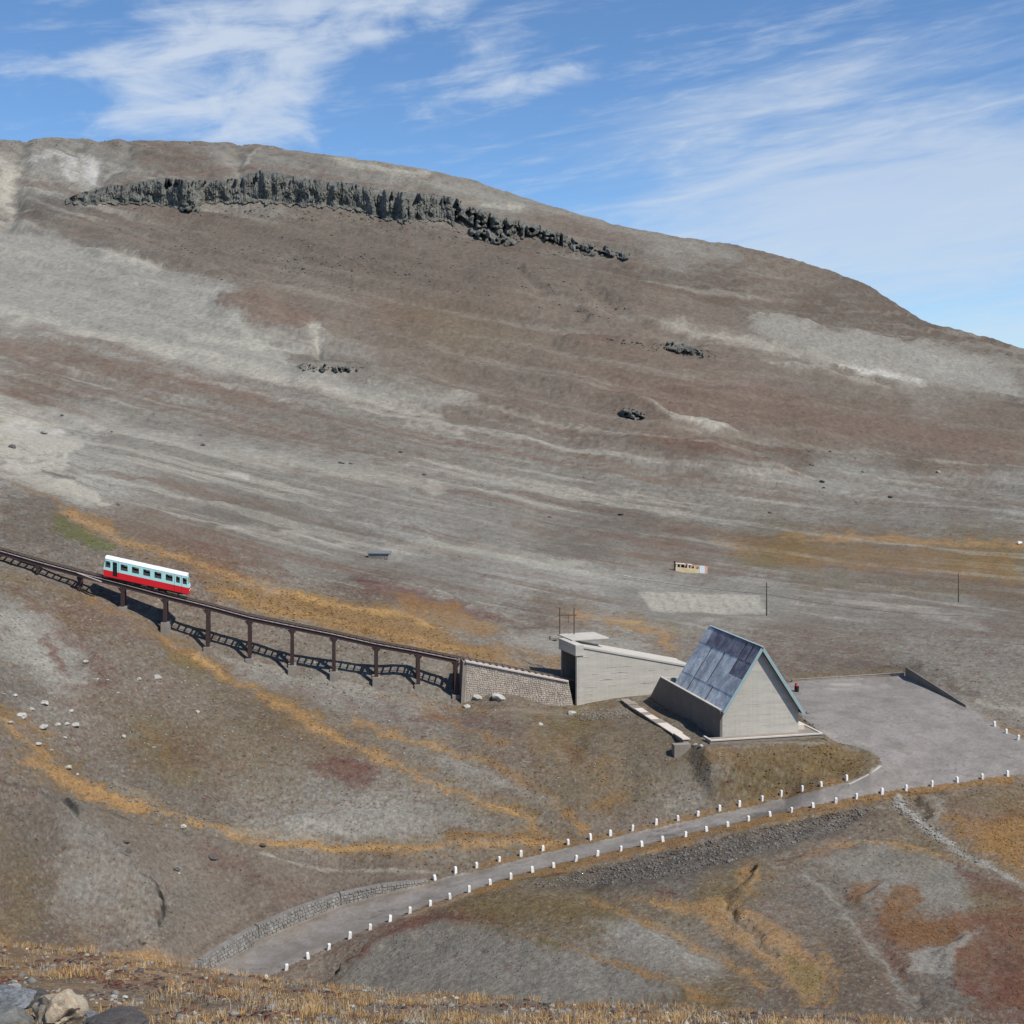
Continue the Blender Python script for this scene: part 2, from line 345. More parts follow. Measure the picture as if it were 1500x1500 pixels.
# folds and scarps: below each line (nearer the lens) the ground stands h metres higher, fading out over L chart rows
WX = fbm(S/46, T/17, 3, 50, .5)*14; WY = fbm(S/46+31, T/17+7, 3, 60, .5)*6
def fold(pts, h, w, L, d=(112, 235), ends=25):
    xs_ = [p[0] for p in pts]; m = (DD > d[0]) & (DD < d[1]) & (S > xs_[0]-60) & (S < xs_[-1]+60)
    if not m.any(): return
    x = S[m]+WX[m]; y = T[m]+WY[m]-np.interp(x, xs_, [p[1] for p in pts])
    f_ = sm(y, -w, w)*np.exp(-np.maximum(y, 0)/L)*sm(x, xs_[0]-ends, xs_[0]+ends)*(1-sm(x, xs_[-1]-ends, xs_[-1]+ends))
    Z[m] += h*f_*flat[m]*(.55 if d[0] < 150 else .6)
def dig(pts, h, w, d=(112, 235), wob=1.):
    P_ = np.array(pts, float); m = (DD > d[0]) & (DD < d[1]) & (S > P_[:,0].min()-w*3-20) & (S < P_[:,0].max()+w*3+20) & (T > P_[:,1].min()-w*3-20) & (T < P_[:,1].max()+w*3+20)
    if not m.any(): return
    ds = seg_dist(S[m]+WX[m]*wob, T[m]+WY[m]*wob, pts); Z[m] -= h*(.36 if d[0] < 150 else .45)*np.exp(-(ds/(w*1.5))**2)*flat[m]
fold([(-60,1115),(0,1148),(60,1166),(110,1188),(200,1214),(330,1243),(420,1262)], 1.9, 4, 130, ends=40)
fold([(95,1180),(118,1190),(180,1206)], .9, 2, 30); fold([(0,1150),(45,1160)], .8, 2, 30)
dig([(200,1284),(222,1306),(244,1318),(250,1340),(238,1366)], 1.3, 3.5); dig([(248,1345),(225,1380),(205,1400)], .8, 5)
fold([(-40,1215),(60,1205),(130,1232),(190,1285),(244,1335)], 3.2, 7, 110, ends=30)
fold([(1085,1300),(1110,1270),(1200,1248),(1300,1240),(1400,1268),(1520,1312)], 2.0, 7, 90)
fold([(480,1440),(545,1388),(620,1354),(700,1360),(800,1392),(930,1434),(1050,1478)], 1.7, 4, 60)
dig([(1065,1325),(1085,1350),(1108,1372),(1130,1398)], 1.2, 4); dig([(1215,1290),(1250,1340),(1290,1400),(1340,1470)], .9, 9); dig([(870,1300),(960,1350),(1090,1420),(1190,1480)], .9, 16)
fold([(1240,1330),(1300,1300),(1360,1320),(1420,1350)], 1.2, 8, 60); fold([(1380,1400),(1440,1370),(1520,1400)], 1.3, 8, 60)
dig([(310,985),(400,1032),(520,1097),(640,1152),(790,1205)], .8, 8); fold([(520,1092),(640,1146),(760,1195)], .9, 6, 40); dig([(520,1060),(700,1110),(800,1165),(865,1215)], .7, 9)
dig([(840,1100),(870,1150),(890,1200)], 1.0, 12); dig([(930,1110),(920,1160)], .8, 12); dig([(60,870),(110,950),(140,1040),(200,1130)], .8, 14)
dig([(215,1040),(250,1120),(300,1190)], .9, 12); fold([(150,1150),(230,1180),(330,1212)], .8, 5, 40); fold([(430,1195),(560,1185),(700,1215)], .9, 8, 40)
dig([(1343,1166),(1354,1180),(1356,1200)], 1.2, 4); fold([(1350,1170),(1400,1172),(1450,1165)], .7, 3, 30)
fold([(820,1272),(900,1256),(1000,1236),(1100,1214),(1200,1192),(1275,1178)], -1.5, 3, 70, ends=40)
fold([(80,965),(150,1000),(240,1080),(330,1180)], .9, 14, 50); fold([(860,1085),(930,1060),(1010,1100)], 1.2, 8, 40); fold([(960,1155),(1010,1150),(1060,1165)], .8, 4, 25)
fold([(640,1300),(760,1310),(900,1335),(1010,1400)], 1.4, 12, 60)
V_ = (235, 5000)
for pts, h, w, L in (([(300,742),(400,736),(500,752),(640,782)], 2.4, 5, 30), ([(-80,588),(0,590),(60,598),(110,612),(160,622)], -3.5, 6, 50), ([(60,672),(100,690),(140,700)], 2.5, 3, 16), ([(200,700),(300,706),(450,726)], 2.0, 5, 30),
        ([(470,600),(520,640),(640,696),(760,722)], 2.6, 6, 40), ([(440,536),(480,532),(560,545),(700,588),(800,610)], 9, 6, 34), ([(320,436),(380,440),(440,458),(480,470)], 9, 7, 40), ([(830,492),(900,497),(1000,508),(1070,524),(1120,540)], 9, 4, 26),
        ([(1095,462),(1160,468),(1200,482),(1300,500),(1420,512),(1520,530)], 12, 6, 30), ([(1120,530),(1180,540),(1300,562)], 7, 4, 22), ([(930,578),(990,600),(1080,628)], 6, 4, 20), ([(870,640),(1000,648),(1100,672),(1170,688)], 8, 8, 34),
        ([(1180,700),(1300,712),(1500,742)], 4, 6, 26), ([(600,470),(760,500),(860,540)], 7, 12, 40), ([(700,400),(850,430),(960,480)], 7, 12, 50), ([(150,340),(300,385),(400,430)], 9, 8, 50), ([(900,745),(1050,760),(1250,772)], 1.5, 4, 20),
        ([(520,842),(600,852),(700,886),(760,908)], 1.8, 5, 30), ([(560,868),(680,905),(740,928)], 1.0, 4, 20)):
    fold(pts, h, w, L, V_ if pts[0][1] < 800 else (200, 330), 30)
for pts, h, w in (([(30,215),(20,260),(8,320)], 14, 12), ([(110,215),(125,262)], 9, 10), ([(150,215),(135,262)], 9, 9), ([(190,216),(150,256)], 9, 9), ([(350,216),(348,250)], 9, 8), ([(455,470),(466,492),(472,515)], 5, 6), ([(760,395),(800,430),(850,460)], 7, 7), ([(860,415),(930,470),(1010,500)], 8, 9)):
    dig(pts, h, w, V_)
phi0 = T-(.30*S-.00007*S*S)
g2 = -np.abs(fbm(S/620+WX/160, phi0/24+WY/50, 3, 205, .5)); g3 = fbm(S/260, phi0/8+WY/40, 3, 215, .5)
Z += sm(DD, 235, 300)*flat*DD/F*(8*g2+1.0*g3)*(1-.5*sm(S, 900, 1200))
dpl = np.hypot(np.maximum(np.maximum((-3.2-la)*2.2, la-13.2), 0), np.maximum(np.maximum(-2.6-ls, ls-6), 0))
kf = (1-sm(dpl, 0, 5))*sm(near_road, 2, 22)*(Y0 > 120); Z = Z*(1-kf)+(-41.12+.12*fbm(X1/1.5, Y1/1.5, 3, 61))*kf
# road bank: dry stone slope below the lower verge
bank = sm(S, 880, 980)*(1-sm(S, 1235, 1290))
# erosion cut beside the path
# ------------------------------------------------------------------ ray to ground and height lookups
lD = np.log(Ds)
def zat(x, y):
    x = np.atleast_1d(np.asarray(x, float)); y = np.atleast_1d(np.asarray(y, float))
    return bil(Z, us, Ds, x/y, y)
def ground(px, py, dmin=112., dmax=5000.):
    """first ground point in the direction of bearing px, row py, beyond dmin"""
    u = (px-750)/F; i = min(max(np.searchsorted(us, u)-1, 0), nC-2); f = (u-us[i])/(us[i+1]-us[i])
    z = Z[:,i]*(1-f)+Z[:,i+1]*f; row = 600-F*z/Ds
    k = np.nonzero((Ds >= dmin) & (Ds <= dmax) & (row <= py))[0]
    k = k[0] if len(k) else np.argmin(np.where((Ds >= dmin) & (Ds <= dmax), row, 1e9))
    if k > 0 and row[k-1] > py >= row[k]: D = Ds[k-1]+(Ds[k]-Ds[k-1])*(row[k-1]-py)/(row[k-1]-row[k]+1e-9)
    else: D = Ds[k]
    return Vector((u*D, D, float(zat(u*D, D)[0])))
# ------------------------------------------------------------------ ground colour: growth, stones, gravel and dark lines along ledges and gullies
PAL = dict(G1=(149,146,137), G2=(129,125,116), G3=(108,103,95), B1=(117,107,96), B2=(98,88,78), B3=(113,92,79), O4=(122,91,62), O1=(171,135,90), O2=(142,110,70), O3=(110,96,66),
           R1=(103,70,61), GR=(90,94,54), W1=(174,169,155), W2=(200,197,190), D1=(66,66,64), D2=(84,78,72), P1=(128,124,124), Y1=(190,153,100), K1=(44,42,40))
PAL = {k: np.array(lin(v))*ALB for k, v in PAL.items()} if 'ALB' in globals() else {k: np.array(lin(v))*.78 for k, v in PAL.items()}
samples = """
0 205 G2|120 215 G2|250 230 B1|400 230 G2|550 240 G2|700 280 G2|850 325 B1|1000 355 G2|1150 390 B1|1300 440 B2|1450 500 B2
0 250 W1|100 250 G1|200 250 G2|60 310 G3|150 320 B1|300 330 B1|450 340 B1|600 350 B1|750 390 B2|900 410 B2|1050 420 B2|1200 450 B2|1320 470 B2
0 350 G1|80 370 G1|180 400 G2|330 380 B1|450 390 G2|600 400 B1|750 430 B1|900 470 B1|1000 470 B1
0 440 G1|150 440 G1|300 440 G1|430 450 B1|600 460 B3|750 500 B1|900 540 B3|1000 560 B3|1150 590 B2|1300 600 B2|1450 620 B2
0 500 G2|60 560 B1|160 540 G2|300 540 G1|450 570 G2|600 540 B1|700 600 B1|850 620 B1|1000 640 B3|1150 640 B2|1350 660 B2
1050 500 B1|1150 500 G2|1250 520 G2|1350 560 G1|1450 550 G2|1500 600 B2|1400 500 B2
0 620 W1|100 640 G1|200 620 G2|350 640 G2|500 640 G2|650 660 G2|800 680 G2|950 700 G2|1100 700 G2|1250 690 G2|1400 690 B1|1500 700 G2
0 690 G1|150 710 G1|300 700 G2|450 710 G2|600 720 G2|750 740 G2|900 750 G3|1050 750 G2|1200 760 G2|1350 740 G2|1500 750 G2
60 770 G3|200 770 B1|350 760 G3|480 790 G2|600 790 G1|700 790 G2|850 800 G3|1000 800 B1|1150 800 O3|1300 810 B1|1450 820 O3
300 820 B3|420 830 G2|550 860 B2|650 850 G2|750 850 G1|850 850 G1|950 870 G1|1100 870 G1|1250 890 G2|1400 910 G2|1500 900 B1
720 900 G2|800 890 B1|900 900 G1|1000 920 G2|1150 930 B1|1250 960 B1|1350 950 G2|1450 970 G2|1500 1020 G2|1200 980 B1
20 770 G3|100 800 G3|60 860 B1|0 900 G2|60 960 G2|100 900 B3|200 960 B1|20 1020 G3|150 1020 B1|300 1020 B1|250 1100 B2|100 1100 B1|350 1100 B1|150 1150 G3
400 1050 B2|500 1100 B1|450 1150 G2|550 1200 G1|650 1200 G2|450 1220 G1|650 1130 G2|750 1100 B1|850 1120 B1|720 1050 B1|600 1030 G2|500 1010 G2
300 1170 G3|350 1160 G2|850 1060 O3|900 1080 B1|950 1120 G3|1000 1150 G2|1100 1110 B1|1200 1110 O3|1100 1150 O3|900 1170 B1
0 1160 B1|60 1250 G3|150 1230 G3|120 1330 G2|30 1320 B2|250 1320 G2|350 1300 B1|450 1290 B1|550 1265 B1|220 1380 G2|60 1380 B2|180 1400 G3
500 1380 B1|600 1350 B3|600 1420 G3|700 1420 G2|850 1430 G2|700 1340 O3|850 1340 O3|950 1370 G2|1000 1400 G2|1050 1310 O3|1150 1350 B1|1000 1290 G3
1200 1320 G3|1300 1290 G2|1380 1300 G2|1250 1420 B2|1330 1380 B3|1450 1380 B3|1400 1450 G3|1150 1450 B2|1050 1470 O3|1500 1450 R1|1480 1220 O2|1420 1190 B1|1350 1270 O3|1230 1230 B1
100 1440 O2|300 1460 B1|500 1480 B1|700 1490 G3|900 1490 G3|1100 1495 G3|0 1410 O2|200 1420 O1
"""
SMP = [w.split() for ln in samples.strip().splitlines() for w in ln.split('|')]
sx = np.array([float(a[0]) for a in SMP]); sy = np.array([float(a[1]) for a in SMP]); scol = np.array([PAL[a[2]] for a in SMP])
# fractal wander of every outline
NX = fbm(S/46, T/17, 5, 50, .6); NY = fbm(S/46+31, T/17+7, 5, 60, .6)
n_fine = fbm(S/5.5, T/2.4, 3, 70, .7)
n_med = fbm(S/24, T/8, 4, 80, .6)
n_low = fbm(S/60+11, T/22, 3, 85, .6)*1.5
gx = np.arange(-1600, 3200, 12.); gy = np.arange(-100, 1780, 8.)
GXX, GYY = np.meshgrid(gx, gy)
w_ = 1/((((GXX.ravel()[:,None]-sx)/1.6)**2+(GYY.ravel()[:,None]-sy)**2)**1.6+60)
base_map = (w_@scol)/w_.sum(1)[:,None]; del w_
base_map = base_map.reshape(len(gy), len(gx), 3)
WS = (S+NX*26).ravel(); WT = (T+NY*12).ravel()
COL = np.stack([bil(base_map[...,k], gx, gy, np.clip(WS, gx[0], gx[-1]), np.clip(WT, gy[0], gy[-1])).reshape(S.shape) for k in range(3)], -1)
# loose mix of lighter gravel, brown heath and darker turf at every scale
def blend(col, a): 
    global COL
    COL += (PAL[col]-COL)*a[...,None]
patch = fbm(S/30+5, T/9, 5, 90, .65)
blend('B3', .30*sm(patch, .12, .5)); blend('G1', .18*sm(-patch, .12, .5))
patch2 = fbm(S/11, T/4.2+9, 4, 97, .7)
nearm = 1-sm(DD, 230, 330)
blend('B2', .36*sm(patch2, .1, .55)); blend('O3', .5*nearm*sm(-patch2, .2, .55)); blend('R1', nearm*.55*sm(fbm(S/14+50, T/6, 4, 103, .65), .28, .6))
blend('G1', nearm*.32*sm(fbm(S/9-40, T/4, 4, 109, .7), .25, .6))

# long washes and rills running down and to the right across the open slopes
phi = T-(.30*S-.00007*S*S)
sr1 = fbm(S/640+NY*.06, phi/11+NX*.12, 4, 120, .6); sr2 = fbm(S/230+9, phi/3.6+NY*.25, 3, 131, .6); sr3 = fbm(S/420, phi/38, 3, 140, .5)
wz = sm(DD, 215, 250)*(.25+.75*np.maximum(sm(T, 330, 460), 1-sm(S, 120, 500)))*(1-.5*sm(S, 900, 1200)*(1-sm(T, 600, 700)))
blend('W1', wz*.50*sm(sr1+.3*sr3, .12, .55)); blend('B3', wz*.55*sm(-sr1-.5*sr3, .10, .5)); blend('G3', wz*.40*sm(sr2, .22, .6)); blend('G1', wz*.35*sm(-sr2, .25, .6))
sr4 = fbm(S/26+NX*.4, (T-.05*S)/3.2, 3, 150, .6); blend('D2', (1-nearm)*.22*sm(sr4, .25, .7))
# heath steps across the near slopes
hs = fbm(S/22, (T-.22*S)/3.6+NY, 3, 160, .6); blend('D2', nearm*.30*sm(hs, .2, .6)); blend('G1', nearm*.25*sm(-hs, .25, .6))

sp1 = fbm(S/5.2+70, T/2.9, 3, 170, .75); sp2 = fbm(S/4.1-30, T/2.3+40, 3, 181, .75); sp3 = fbm(S/3.3, T/2.0+90, 2, 190, .8)
blend('R1', nearm*.45*sm(sp1+.5*patch2, .35, .7)); blend('W1', nearm*.40*sm(sp2, .38, .75)); blend('D2', .42*sm(sp3, .30, .75)*(.5+.5*nearm)); blend('O2', nearm*.35*sm(-sp1, .35, .7))

def stroke(col, pts, w=None, soft=5, rag=1., a=1., d=(0, 1e5), tex=0., halo=False):
    """pts as an outline (w None) or as a line of width w; rag scales how far the edge wanders"""
    if col in ('O1', 'Y1') and w and not halo:
        stroke('O2', pts, w*2.4+4, soft*2.2, rag*1.3, a*.42, d, .7, True); stroke('O3', pts, w*4+6, soft*3, rag*1.5, a*.25, d, .6, True); a *= .82; tex = max(tex, .3)
    P_ = np.array(pts, float); m = (w or 0)+soft*2+40*rag
    r = (S > P_[:,0].min()-m) & (S < P_[:,0].max()+m) & (T > P_[:,1].min()-m) & (T < P_[:,1].max()+m) & (DD > d[0]) & (DD < d[1])
    if not r.any(): return
    x = S[r]+NX[r]*20*rag; y = T[r]+NY[r]*9*rag
    if w is None:
        ds = seg_dist(x, y, pts, True); ds = np.where(inside(x, y, pts), -ds, ds)
    else: ds = seg_dist(x, y, pts)-w/2*(1+.55*n_low[r]+.35*n_med[r])
    al = (1-sm(ds+n_fine[r]*soft*.9, -soft, soft))*a
    tex = max(tex, .14); al = al*(1-tex+tex*sm(n_med[r]+.6*n_fine[r]+.5*hs[r], -.45, .35))
    COL[r] += (PAL[col]-COL[r])*al[:,None]
M_ = (230, 1e5); H_ = (112, 260)
# mountain: pale wash-outs, brown slopes
stroke('W2', [(55,228),(95,225),(108,256)], 10, 8, .8, .7, M_); stroke('W2', [(112,222),(150,226),(140,258),(120,250)], None, 7, .8, .7, M_)
stroke('W1', [(0,232),(28,245),(10,290),(0,300)], None, 7, .8, .8, M_); stroke('W1', [(178,236),(150,256)], 5, 4, .6, .6, M_)
stroke('W1', [(10,285),(14,312),(30,325)], 5, 4, .5, .7, M_)
stroke('W1', [(378,214),(358,236)], 4, 3, .4, .8, M_); stroke('G1', [(310,220),(340,235),(350,255)], 12, 8, .8, .6, M_)
stroke('W1', [(490,232),(560,246),(620,252)], 10, 6, .6, .7, M_); stroke('W1', [(600,275),(690,290),(760,300)], 5, 4, .4, .8, M_); stroke('G1', [(640,262),(800,300),(960,345),(1080,375)], 12, 9, .8, .45, M_)
stroke('B3', [(110,278),(230,250),(380,242),(470,252),(600,270),(700,292)], 7, 5, .6, .6, M_)
stroke('D2', [(50,290),(105,282),(110,300),(60,320)], None, 6, 1, .5, M_, .5)
stroke('B2', [(60,330),(150,310),(300,312),(560,330),(800,370),(960,400),(900,440),(600,420),(330,400),(240,380),(150,345)], None, 20, 1.2, .45, M_)
stroke('B1', [(60,318),(300,318),(560,330),(760,370),(960,420),(1150,470),(1300,520),(1500,600),(1500,680),(1200,650),(1000,640),(700,592),(560,562),(420,520),(480,505),(470,465),(350,428),(270,398),(180,370),(90,345)], None, 6, .5, .62, M_)
stroke('B2', [(250,330),(520,335),(800,400),(700,430),(450,380)], None, 26, 1.2, .35, M_)
stroke('G1', [(0,322),(95,346),(190,374),(280,400),(360,430),(330,436),(318,440),(350,478),(400,508),(480,515),(415,520),(480,545),(600,570),(700,592),(640,600),(400,560),(200,530),(0,500)], None, 4, .4, .62, M_)
stroke('W1', [(0,365),(120,385),(260,425),(320,470),(400,510)], 12, 8, .6, .45, M_); stroke('W1', [(0,445),(100,468),(250,515),(400,552),(560,590),(640,612)], 13, 6, .5, .65, M_); stroke('W1', [(0,400),(140,430),(270,480),(420,530),(560,560),(695,590)], 9, 6, .5, .55, M_)
stroke('B1', [(0,495),(120,515),(260,560),(400,600),(500,640)], 26, 8, .6, .6, M_, .2); stroke('B3', [(0,470),(150,500),(300,548)], 7, 4, .5, .5, M_, .3)
stroke('W1', [(0,590),(150,618),(300,652),(470,682),(640,715)], 20, 8, .6, .5, M_); stroke('B1', [(0,545),(150,575),(330,620),(480,668),(620,700)], 12, 7, .6, .5, M_, .2); stroke('B3', [(520,640),(640,690),(760,722),(900,748)], 5, 4, .5, .5, M_, .3)
stroke('G1', [(0,325),(80,345),(160,370),(260,400),(380,440),(500,500),(620,560),(720,590),(560,580),(400,540),(200,500),(0,470)], None, 12, 1.2, .6, M_, .3)
stroke('W1', [(150,372),(190,378),(230,392)], 9, 6, .8, .8, M_); stroke('W1', [(0,455),(80,470),(200,500),(300,515),(420,545)], 8, 7, 1, .7, M_)
stroke('W1', [(280,490),(370,505),(470,515)], 6, 4, .6, .8, M_); stroke('W1', [(458,472),(468,490),(470,512)], 10, 4, .6, .9, M_); stroke('W1', [(300,425),(340,470),(370,500)], 7, 5, .8, .6, M_)
stroke('W1', [(545,545),(600,570),(690,590)], 6, 4, .5, .6, M_)
stroke('B3', [(320,438),(370,432),(420,450),(470,462),(440,488),(370,475),(330,455)], None, 7, 1, .75, M_); stroke('B2', [(415,515),(470,512),(560,530),(680,570),(760,600),(640,585),(520,560),(440,540)], None, 7, 1, .6, M_)
stroke('D1', [(440,538),(480,535),(525,540)], 4, 3, .8, .8, M_, .5)
stroke('O3', [(560,440),(700,450),(800,500),(700,520),(580,480)], None, 25, 1.5, .35, M_)
stroke('B3', [(0,490),(120,505),(260,540),(380,570),(460,600),(330,585),(180,560),(0,530)], None, 9, 1.3, .5, M_, .5)
stroke('B3', [(0,560),(200,575),(330,600),(450,640)], 9, 8, 1.2, .5, M_, .5); stroke('G1', [(0,590),(150,615),(300,650),(460,665),(600,690),(760,715)], 12, 9, 1.2, .6, M_, .3)
stroke('W1', [(0,600),(80,612),(115,645),(95,690),(30,690),(0,680)], None, 5, 1.0, .85, (215,1e5), .25); stroke('G3', [(0,668),(60,672),(120,684)], 5, 4, 1.2, .6, (215,1e5), .5); stroke('D2', [(0,640),(40,650),(90,660)], 1.5, 2, 1.3, .6, (215,1e5), .6); stroke('W2', [(20,615),(90,625)], 8, 6, 1.2, .5, (215,1e5), .6); stroke('W1', [(0,690),(60,700),(130,720),(162,742)], 9, 4, .8, .7, (212,1e5), .3)
stroke('W1', [(40,700),(110,705),(160,738),(100,728)], None, 6, 1, .7, (212,1e5)); stroke('D2', [(60,688),(80,697),(105,700)], 4, 3, .6, .7, (215,1e5))
stroke('W2', [(335,690),(362,696)], 4, 3, .4, .7, M_); stroke('W1', [(600,622),(670,632)], 8, 5, 1, .5, M_, .4)
stroke('B2', [(470,600),(500,640),(640,700),(760,720)], 4, 4, 1.4, .5, M_, .4); stroke('B3', [(300,640),(420,640),(600,680)], 5, 5, 1.3, .4, M_, .5)
stroke('G3', [(300,750),(400,745),(520,765),(640,790),(560,795),(420,780)], None, 12, 1.4, .5, M_, .4)
stroke('W1', [(330,775),(440,785),(520,800)], 5, 4, 1, .5, M_); stroke('W1', [(570,800),(700,805),(860,830)], 12, 9, 1.2, .4, M_)
stroke('W1', [(980,470),(1020,482),(1090,498),(1180,520),(1280,545),(1350,562)], 11, 6, .7, .6, M_); stroke('G1', [(1090,465),(1160,468),(1200,490),(1290,500),(1400,515),(1500,560),(1500,580),(1350,560),(1200,525),(1130,500)], None, 9, .8, .75, M_, .25)
stroke('W1', [(1100,464),(1150,465)], 4, 3, .3, .8, M_); stroke('W2', [(1230,537),(1290,548),(1348,560)], 3, 3, .3, .7, M_); stroke('W1', [(1120,532),(1170,540),(1300,570)], 6, 5, .6, .5, M_)
stroke('W1', [(930,580),(985,600),(1010,608),(1080,630),(1040,628),(990,612)], None, 3, .4, .9, M_); stroke('R1', [(840,495),(960,510),(1100,530)], 5, 5, 1, .5, M_, .6)
stroke('B3', [(900,560),(1100,560),(1300,610),(1500,640),(1500,670),(1250,640),(1050,610),(930,600)], None, 16, 1.5, .5, M_)
stroke('R1', [(1000,655),(1100,668),(1170,690)], 12, 12, 1.2, .4, M_); stroke('B2', [(870,640),(1000,655),(1150,690),(1050,695),(930,670)], None, 10, 1.2, .5, M_)
stroke('G1', [(1120,700),(1250,700),(1400,720),(1500,745),(1350,730),(1200,720)], None, 9, 1.2, .5, M_); stroke('G1', [(1180,680),(1330,690),(1500,700)], 8, 8, 1.2, .5, M_)
stroke('G3', [(900,750),(1050,765),(1250,775),(1500,782)], 9, 8, 1.3, .5, M_, .4); stroke('D2', [(1010,765),(1060,768)], 4, 3, .8, .5, M_)
stroke('O1', [(1150,785),(1290,788),(1500,796)], 7, 5, .9, .75, M_, .3); stroke('O2', [(1040,785),(1200,800),(1500,812),(1500,850),(1300,838),(1100,822)], None, 12, 1.4, .6, M_, .5)
stroke('GR', [(1060,815),(1100,832),(1160,828),(1120,815)], None, 8, 1, .4, M_, .4); stroke('B3', [(760,775),(900,785),(1010,790)], 9, 8, 1.2, .5, M_, .4)
stroke('O3', [(1090,802),(1250,812),(1400,822)], 14, 12, 1.2, .5, M_, .4)
stroke('G2', [(880,850),(1160,855),(1180,912),(930,912)], None, 10, .8, .7, M_); stroke('W1', [(935,866),(1112,868),(1124,896),(958,893)], None, 3, .15, .85, M_); stroke('G3', [(1000,836),(1200,846),(1400,858)], 5, 5, 1, .4, M_)
for k in range(9): stroke('G3', [(960+k*18,868),(978+k*18,892)], 2.2, 2, .3, .35, M_)
stroke('W1', [(1010,912),(1060,905),(1120,905)], 4, 4, .6, .5, M_, .4); stroke('W1', [(1230,880),(1330,890),(1440,915)], 9, 8, 1, .5, M_, .3)
stroke('O3', [(1190,850),(1400,865),(1500,880)], 12, 10, 1.4, .5, M_, .5); stroke('G2', [(1420,880),(1500,930)], 5, 5, .8, .6, M_)
stroke('G1', [(690,820),(800,830),(900,850)], 14, 12, 1, .5, M_)
# crest and meadow behind the viaduct
C_ = (188, 262)
stroke('B2', [(0,712),(60,730),(140,775),(100,800),(0,800)], None, 10, 1.3, .6, C_, .4); stroke('GR', [(80,750),(110,768),(165,800),(150,812),(100,790),(75,765)], None, 6, .8, .8, (180,262), .2)
stroke('O1', [(100,750),(170,790),(210,800),(300,828),(400,862),(480,882)], 8, 5, .7, .85, (186,262), .2); stroke('O2', [(0,700),(60,725),(160,770)], 5, 4, .8, .7, (200,262), .3)
stroke('B3', [(170,760),(300,790),(400,825),(420,840),(330,835),(200,790)], None, 10, 1.2, .7, (205,300), .4)
stroke('O2', [(300,850),(420,870),(560,890),(640,920),(700,950),(780,975),(700,972),(560,935),(420,900),(330,880)], None, 8, .9, .8, (184,262), .15)
stroke('O1', [(330,868),(450,900),(560,925),(700,960)], 6, 4, .6, .8, (184,262), .3); stroke('Y1', [(430,872),(520,893),(600,905),(630,925)], 5, 4, .6, .8, (184,262), .3); stroke('O1', [(360,885),(520,925),(660,962)], 4, 3, .5, .7, (184,262), .3)
stroke('R1', [(300,826),(360,838),(420,852)], 5, 5, 1, .5, (184,300), .4)
stroke('R1', [(520,850),(600,862),(700,900),(760,915),(690,912),(600,895),(530,870)], None, 6, 1, .75, (200,330), .3); stroke('O2', [(560,870),(660,890),(740,930),(690,935),(600,905)], None, 6, 1, .7, (200,300), .3)
stroke('B2', [(740,885),(800,910),(760,925)], 8, 6, 1, .5, (200,330), .4)
stroke('O1', [(840,900),(900,910),(970,930),(985,945)], 9, 6, .7, .8, (205,330), .3); stroke('Y1', [(890,905),(935,912)], 5, 3, .5, .6, (205,330)); stroke('O2', [(690,955),(760,950),(810,970)], 12, 8, 1, .6, (190,262), .4)
stroke('G1', [(740,940),(800,925),(860,925),(960,945),(900,965),(800,960)], None, 6, .8, .6, (195,262)); stroke('D2', [(735,925),(770,920),(818,918)], 2.5, 2, .3, .6, (205,300))
stroke('B2', [(1170,965),(1300,978),(1345,975),(1430,1018)], 9, 6, .8, .7, (188,235), .3); stroke('O3', [(1160,990),(1330,980)], 6, 4, .5, .6, (196,230), .3)
stroke('W1', [(1430,1025),(1480,1040),(1500,1042)], 6, 4, .6, .5, (180,215)); stroke('O2', [(1440,1050),(1500,1080)], 8, 5, .5, .7, (172,205), .3); stroke('G1', [(1410,1030),(1460,1060)], 7, 5, .5, .6, (175,205))
# hillside below the viaduct
stroke('G1', [(0,880),(60,890),(110,940),(130,1000),(90,1020),(40,980),(0,960)], None, 14, 1.3, .75, H_, .4); stroke('W1', [(0,910),(50,930),(80,970)], 22, 16, 1.2, .35, H_, .5)
stroke('O3', [(0,845),(60,858),(130,885),(100,880)], 10, 7, 1, .6, H_, .4); stroke('R1', [(30,868),(60,895)], 9, 6, 1, .8, H_, .4); stroke('R1', [(68,935),(95,985)], 12, 7, .9, .85, H_, .3)
stroke('R1', [(85,925),(140,960),(160,1000)], 12, 9, 1.2, .6, H_, .6); stroke('R1', [(100,1008),(150,1000)], 7, 6, 1, .7, H_, .5); stroke('R1', [(170,920),(260,950),(330,990)], 9, 8, 1.3, .5, H_, .7)
stroke('O2', [(130,880),(200,912),(260,955),(300,980),(380,1005),(440,1050)], 11, 8, .9, .6, H_, .3); stroke('O1', [(240,935),(300,975),(330,990),(400,1025),(470,1060),(520,1095)], 6, 5, .7, .8, H_, .3)
stroke('Y1', [(285,962),(325,985)], 9, 5, .6, .8, H_, .3); stroke('GR', [(240,950),(300,990),(340,1010)], 8, 7, 1, .45, H_, .5)
stroke('G1', [(310,950),(400,985),(480,1005),(560,1020),(640,1040),(600,1060),(480,1035),(380,1005)], None, 8, 1.1, .65, H_, .5); stroke('W1', [(330,960),(440,992),(560,1015)], 7, 5, 1, .4, H_, .6)
stroke('R1', [(420,1010),(560,1040),(620,1060)], 12, 9, 1.4, .6, H_, .8)
stroke('O1', [(400,1030),(470,1068),(550,1105),(640,1150),(720,1180),(770,1195),(790,1220)], 9, 5, .7, .9, H_, .15); stroke('Y1', [(690,1170),(760,1190),(778,1198)], 5, 4, .5, .7, H_)
